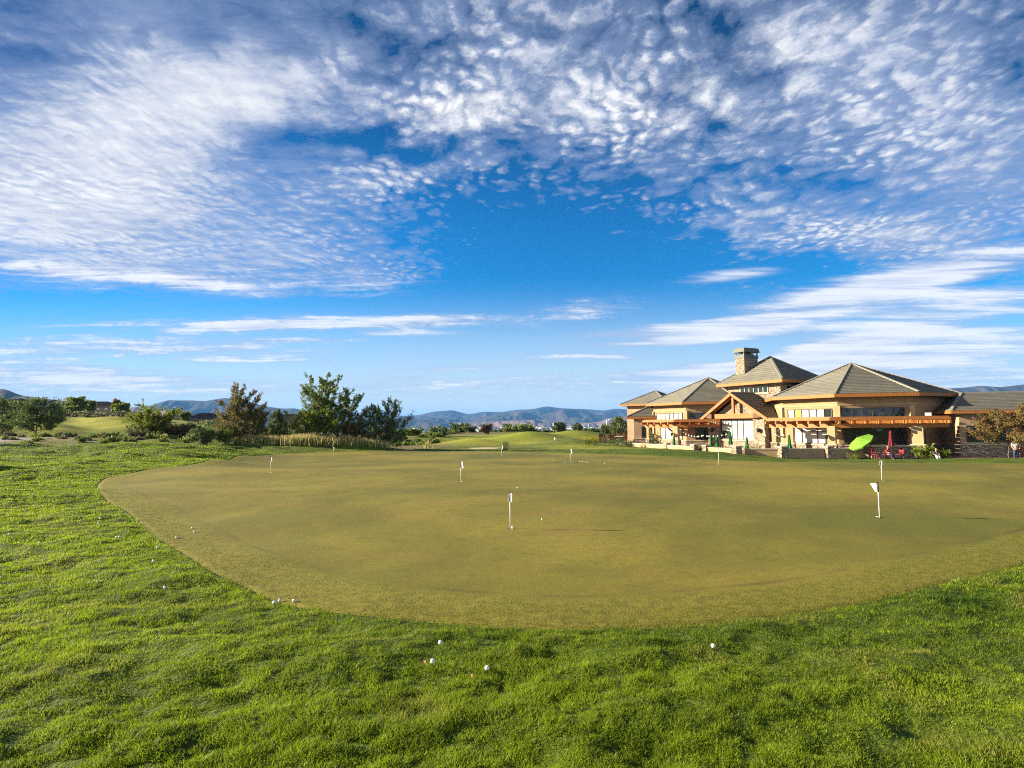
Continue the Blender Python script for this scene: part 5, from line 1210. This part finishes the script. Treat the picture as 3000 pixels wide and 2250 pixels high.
# ------------------------------------------------------------------ golf cart and the service yard fence
a = spot(1815, 84); zc0 = -1.55
rt = thing('golf_cart', 'golf cart with black rain cover parked by the fence', 'golf cart', (a[0], a[1], zc0), R(70))
MB().box((0, 0, .48), (2.2, 1.15, .32)).box((-.75, 0, .76), (.7, 1.1, .35)).box((.85, 0, .72), (.5, 1.1, .3), top=.8).build('body', M['cart'], rt)
MB().box((0, 0, 1.84), (1.9, 1.2, .07), top=.95).build('roof', M['cart'], rt)
MB().box((-.15, 0, .86), (.5, 1.05, .14)).box((-.38, 0, 1.12), (.12, 1.05, .45)).build('seat', M['rubber'], rt)
for sx in (-.9, .8):
    for sy in (-.5, .5): MB().bar((sx, sy, .8), (sx * .9, sy, 1.84), .04, .04).build('roof_post', M['black'], rt)
MB().box((-.55, 0, 1.3), (.75, 1.17, 1.0)).build('rain_cover', M['rubber'], rt)
for sx in (-.78, .82):
    for sy in (-.5, .5): w = MB(); w.tube([(sx, sy - .1, .24), (sx, sy + .1, .24)], .24, 16); wo = w.build('wheel', M['rubber'], rt); MB().tube([(sx, sy - .11, .24), (sx, sy + .11, .24)], .12, 12).build('hub', M['white'], wo)
a = at(1757, 1311, 86); b = at(1834, 1311, 92); rt = thing('yard_fence', 'cream and timber fence with brown slats left of the golf cart', 'fence', (a.x, a.y, a.z - .3)); dv = Vector((b.x - a.x, b.y - a.y, 0))
MB().bar(Vector((.15, 0, .95)), dv * .36 + Vector((0, 0, .95)), .14, 1.9).build('panel', M['stucco2'], rt)
MB().bar(dv * .40 + Vector((0, 0, 1.25)), dv + Vector((0, 0, 1.25)), .12, 1.7).build('slat_panel', M['dryred'], rt)
for t in (0, .18, .38, .58, .78, 1.0): MB().bar(dv * t, dv * t + Vector((0, 0, 2.35)), .26, .26, up=(1, 0, 0)).build('post', M['wood2'], rt); 
for z in (2.0, 2.3): MB().bar(dv * 0 + Vector((0, -.05, z)), dv + Vector((0, -.05, z)), .08, .12).build('rail', M['wood2'], rt)
# ------------------------------------------------------------------ people
def person(label, loc, rz, pose, top, hairm, scale=1.0, legs='navy'):
    root = thing('person', label, 'person', loc, rz); root.scale = (scale,) * 3
    if pose == 'sit':
        J = dict(pel=(0, 0, .48), ch=(0, .02, .78), nk=(0, .0, 1.0), hd=(0, -.03, 1.1), ls=(.19, .02, .93), le=(.25, -.12, .70), lh=(.17, -.34, .66), rs=(-.19, .02, .93), re=(-.25, -.12, .70), rh=(-.17, -.34, .66), lk=(.11, -.42, .50), lf=(.11, -.44, .07), lt=(.11, -.58, .03), rk=(-.11, -.42, .50), rf=(-.11, -.44, .07), rt=(-.11, -.58, .03))
    else:
        J = dict(pel=(0, 0, .95), ch=(0, .01, 1.25), nk=(0, 0, 1.47), hd=(0, -.02, 1.56), ls=(.19, 0, 1.40), le=(.25, .02, 1.12), lh=(.24, -.10, .88), rs=(-.19, 0, 1.40), re=(-.26, -.02, 1.12), rh=(-.23, -.12, .90), lk=(.11, -.02, .50), lf=(.12, .02, .08), lt=(.13, -.14, .03), rk=(-.11, -.04, .50), rf=(-.12, -.03, .08), rt=(-.13, -.18, .03))
    Rr = dict(pel=.14, ch=.15, nk=.06, hd=.07, ls=.075, le=.048, lh=.04, rs=.075, re=.048, rh=.04, lk=.075, lf=.045, lt=.04, rk=.075, rf=.045, rt=.04)
    E = [('pel', 'ch'), ('ch', 'nk'), ('nk', 'hd'), ('ch', 'ls'), ('ls', 'le'), ('le', 'lh'), ('ch', 'rs'), ('rs', 're'), ('re', 'rh'), ('pel', 'lk'), ('lk', 'lf'), ('lf', 'lt'), ('pel', 'rk'), ('rk', 'rf'), ('rf', 'rt')]
    def skin(name, keys, edges, rads, mat, rootk, par=root):
        me = bpy.data.meshes.new(name); ks = list(keys); me.from_pydata([J[k] for k in ks], [(ks.index(a), ks.index(b)) for a, b in edges], []); me.update(); me.materials.append(M[mat])
        o = bpy.data.objects.new(name, me); COL.objects.link(o); o.parent = par
        md = o.modifiers.new('skin', 'SKIN'); md.use_smooth_shade = True
        for i, k in enumerate(ks):
            sv = me.skin_vertices[0].data[i]; sv.radius = (rads[k],) * 2; sv.use_root = (k == rootk)
        o.modifiers.new('sub', 'SUBSURF').levels = 1; o.modifiers['sub'].render_levels = 2
        return o
    skin('body', J.keys(), E, Rr, 'skin', 'pel')
    big = {k: v + .022 for k, v in Rr.items()}
    skin('top', ['pel', 'ch', 'ls', 'le', 'rs', 're'], [('pel', 'ch'), ('ch', 'ls'), ('ls', 'le'), ('ch', 'rs'), ('rs', 're')], big, top, 'pel')
    skin('trousers', ['pel', 'lk', 'lf', 'rk', 'rf'], [('pel', 'lk'), ('lk', 'lf'), ('pel', 'rk'), ('rk', 'rf')], {k: v + .018 for k, v in Rr.items()}, legs, 'pel')
    hx, hy, hz = J['hd']; hm_ = MB()
    prof = [(.02, -.115), (.055, -.10), (.070, -.05), (.078, .0), (.080, .05), (.066, .10), (.03, .125)]
    hm_.lathe(prof, 14, (hx, hy - .01, hz + .10), lambda k, z: 1.0 + .12 * abs(math.sin(2 * math.pi * k / 14)))
    hm_.box((hx, hy - .10, hz + .085), (.022, .035, .04)); hm_.box((hx - .083, hy, hz + .09), (.015, .03, .05)); hm_.box((hx + .083, hy, hz + .09), (.015, .03, .05))
    hd = hm_.build('head', M['skin'], root, True)
    MB().lathe([(.088, .02), (.092, .06), (.078, .115), (.03, .145)], 14, (hx, hy + .012, hz + .10)).build('hair', M[hairm], hd, True)
a = at(2492, 1322, 57.2); person('person in a purple top seated under the lime parasol', (a.x, a.y, ZB), R(150), 'sit', 'purple', 'hair2')
a = at(2470, 1322, 58.4); person('person with fair hair seated left of the one in purple', (a.x, a.y, ZB), R(40), 'sit', 'shirt', 'hair')
a = spot(2737, 50.8); person('seated child with fair hair between the two spiky plants', (a[0], a[1], a[2] - .12), R(-10), 'sit', 'navy', 'hair', .85, 'shirt')
a = spot(2596, 52.6); person('fair haired person sitting on the maroon chair before the ledge stone wall', (a[0], a[1], a[2] + .01), R(30), 'sit', 'red', 'hair', .95)
a = spot(2970, 48.5); person('person in a pale shirt and dark trousers standing behind the young tree', (a[0], a[1], a[2]), R(-20), 'stand', 'shirt', 'hair2')
# ------------------------------------------------------------------ picture settings
sc.view_settings.view_transform = 'Standard'; sc.view_settings.look = 'None'; sc.view_settings.gamma = 1.0
sc.view_settings.use_curve_mapping = False
sc.view_settings.exposure = 1.85
sc.cycles.use_denoising = False
sc.cycles.max_bounces = 6; sc.cycles.diffuse_bounces = 3; sc.cycles.transparent_max_bounces = 6; sc.cycles.volume_bounces = 0
sc.cycles.filter_width = 1.1
sc.cycles.sample_clamp_indirect = 3.0
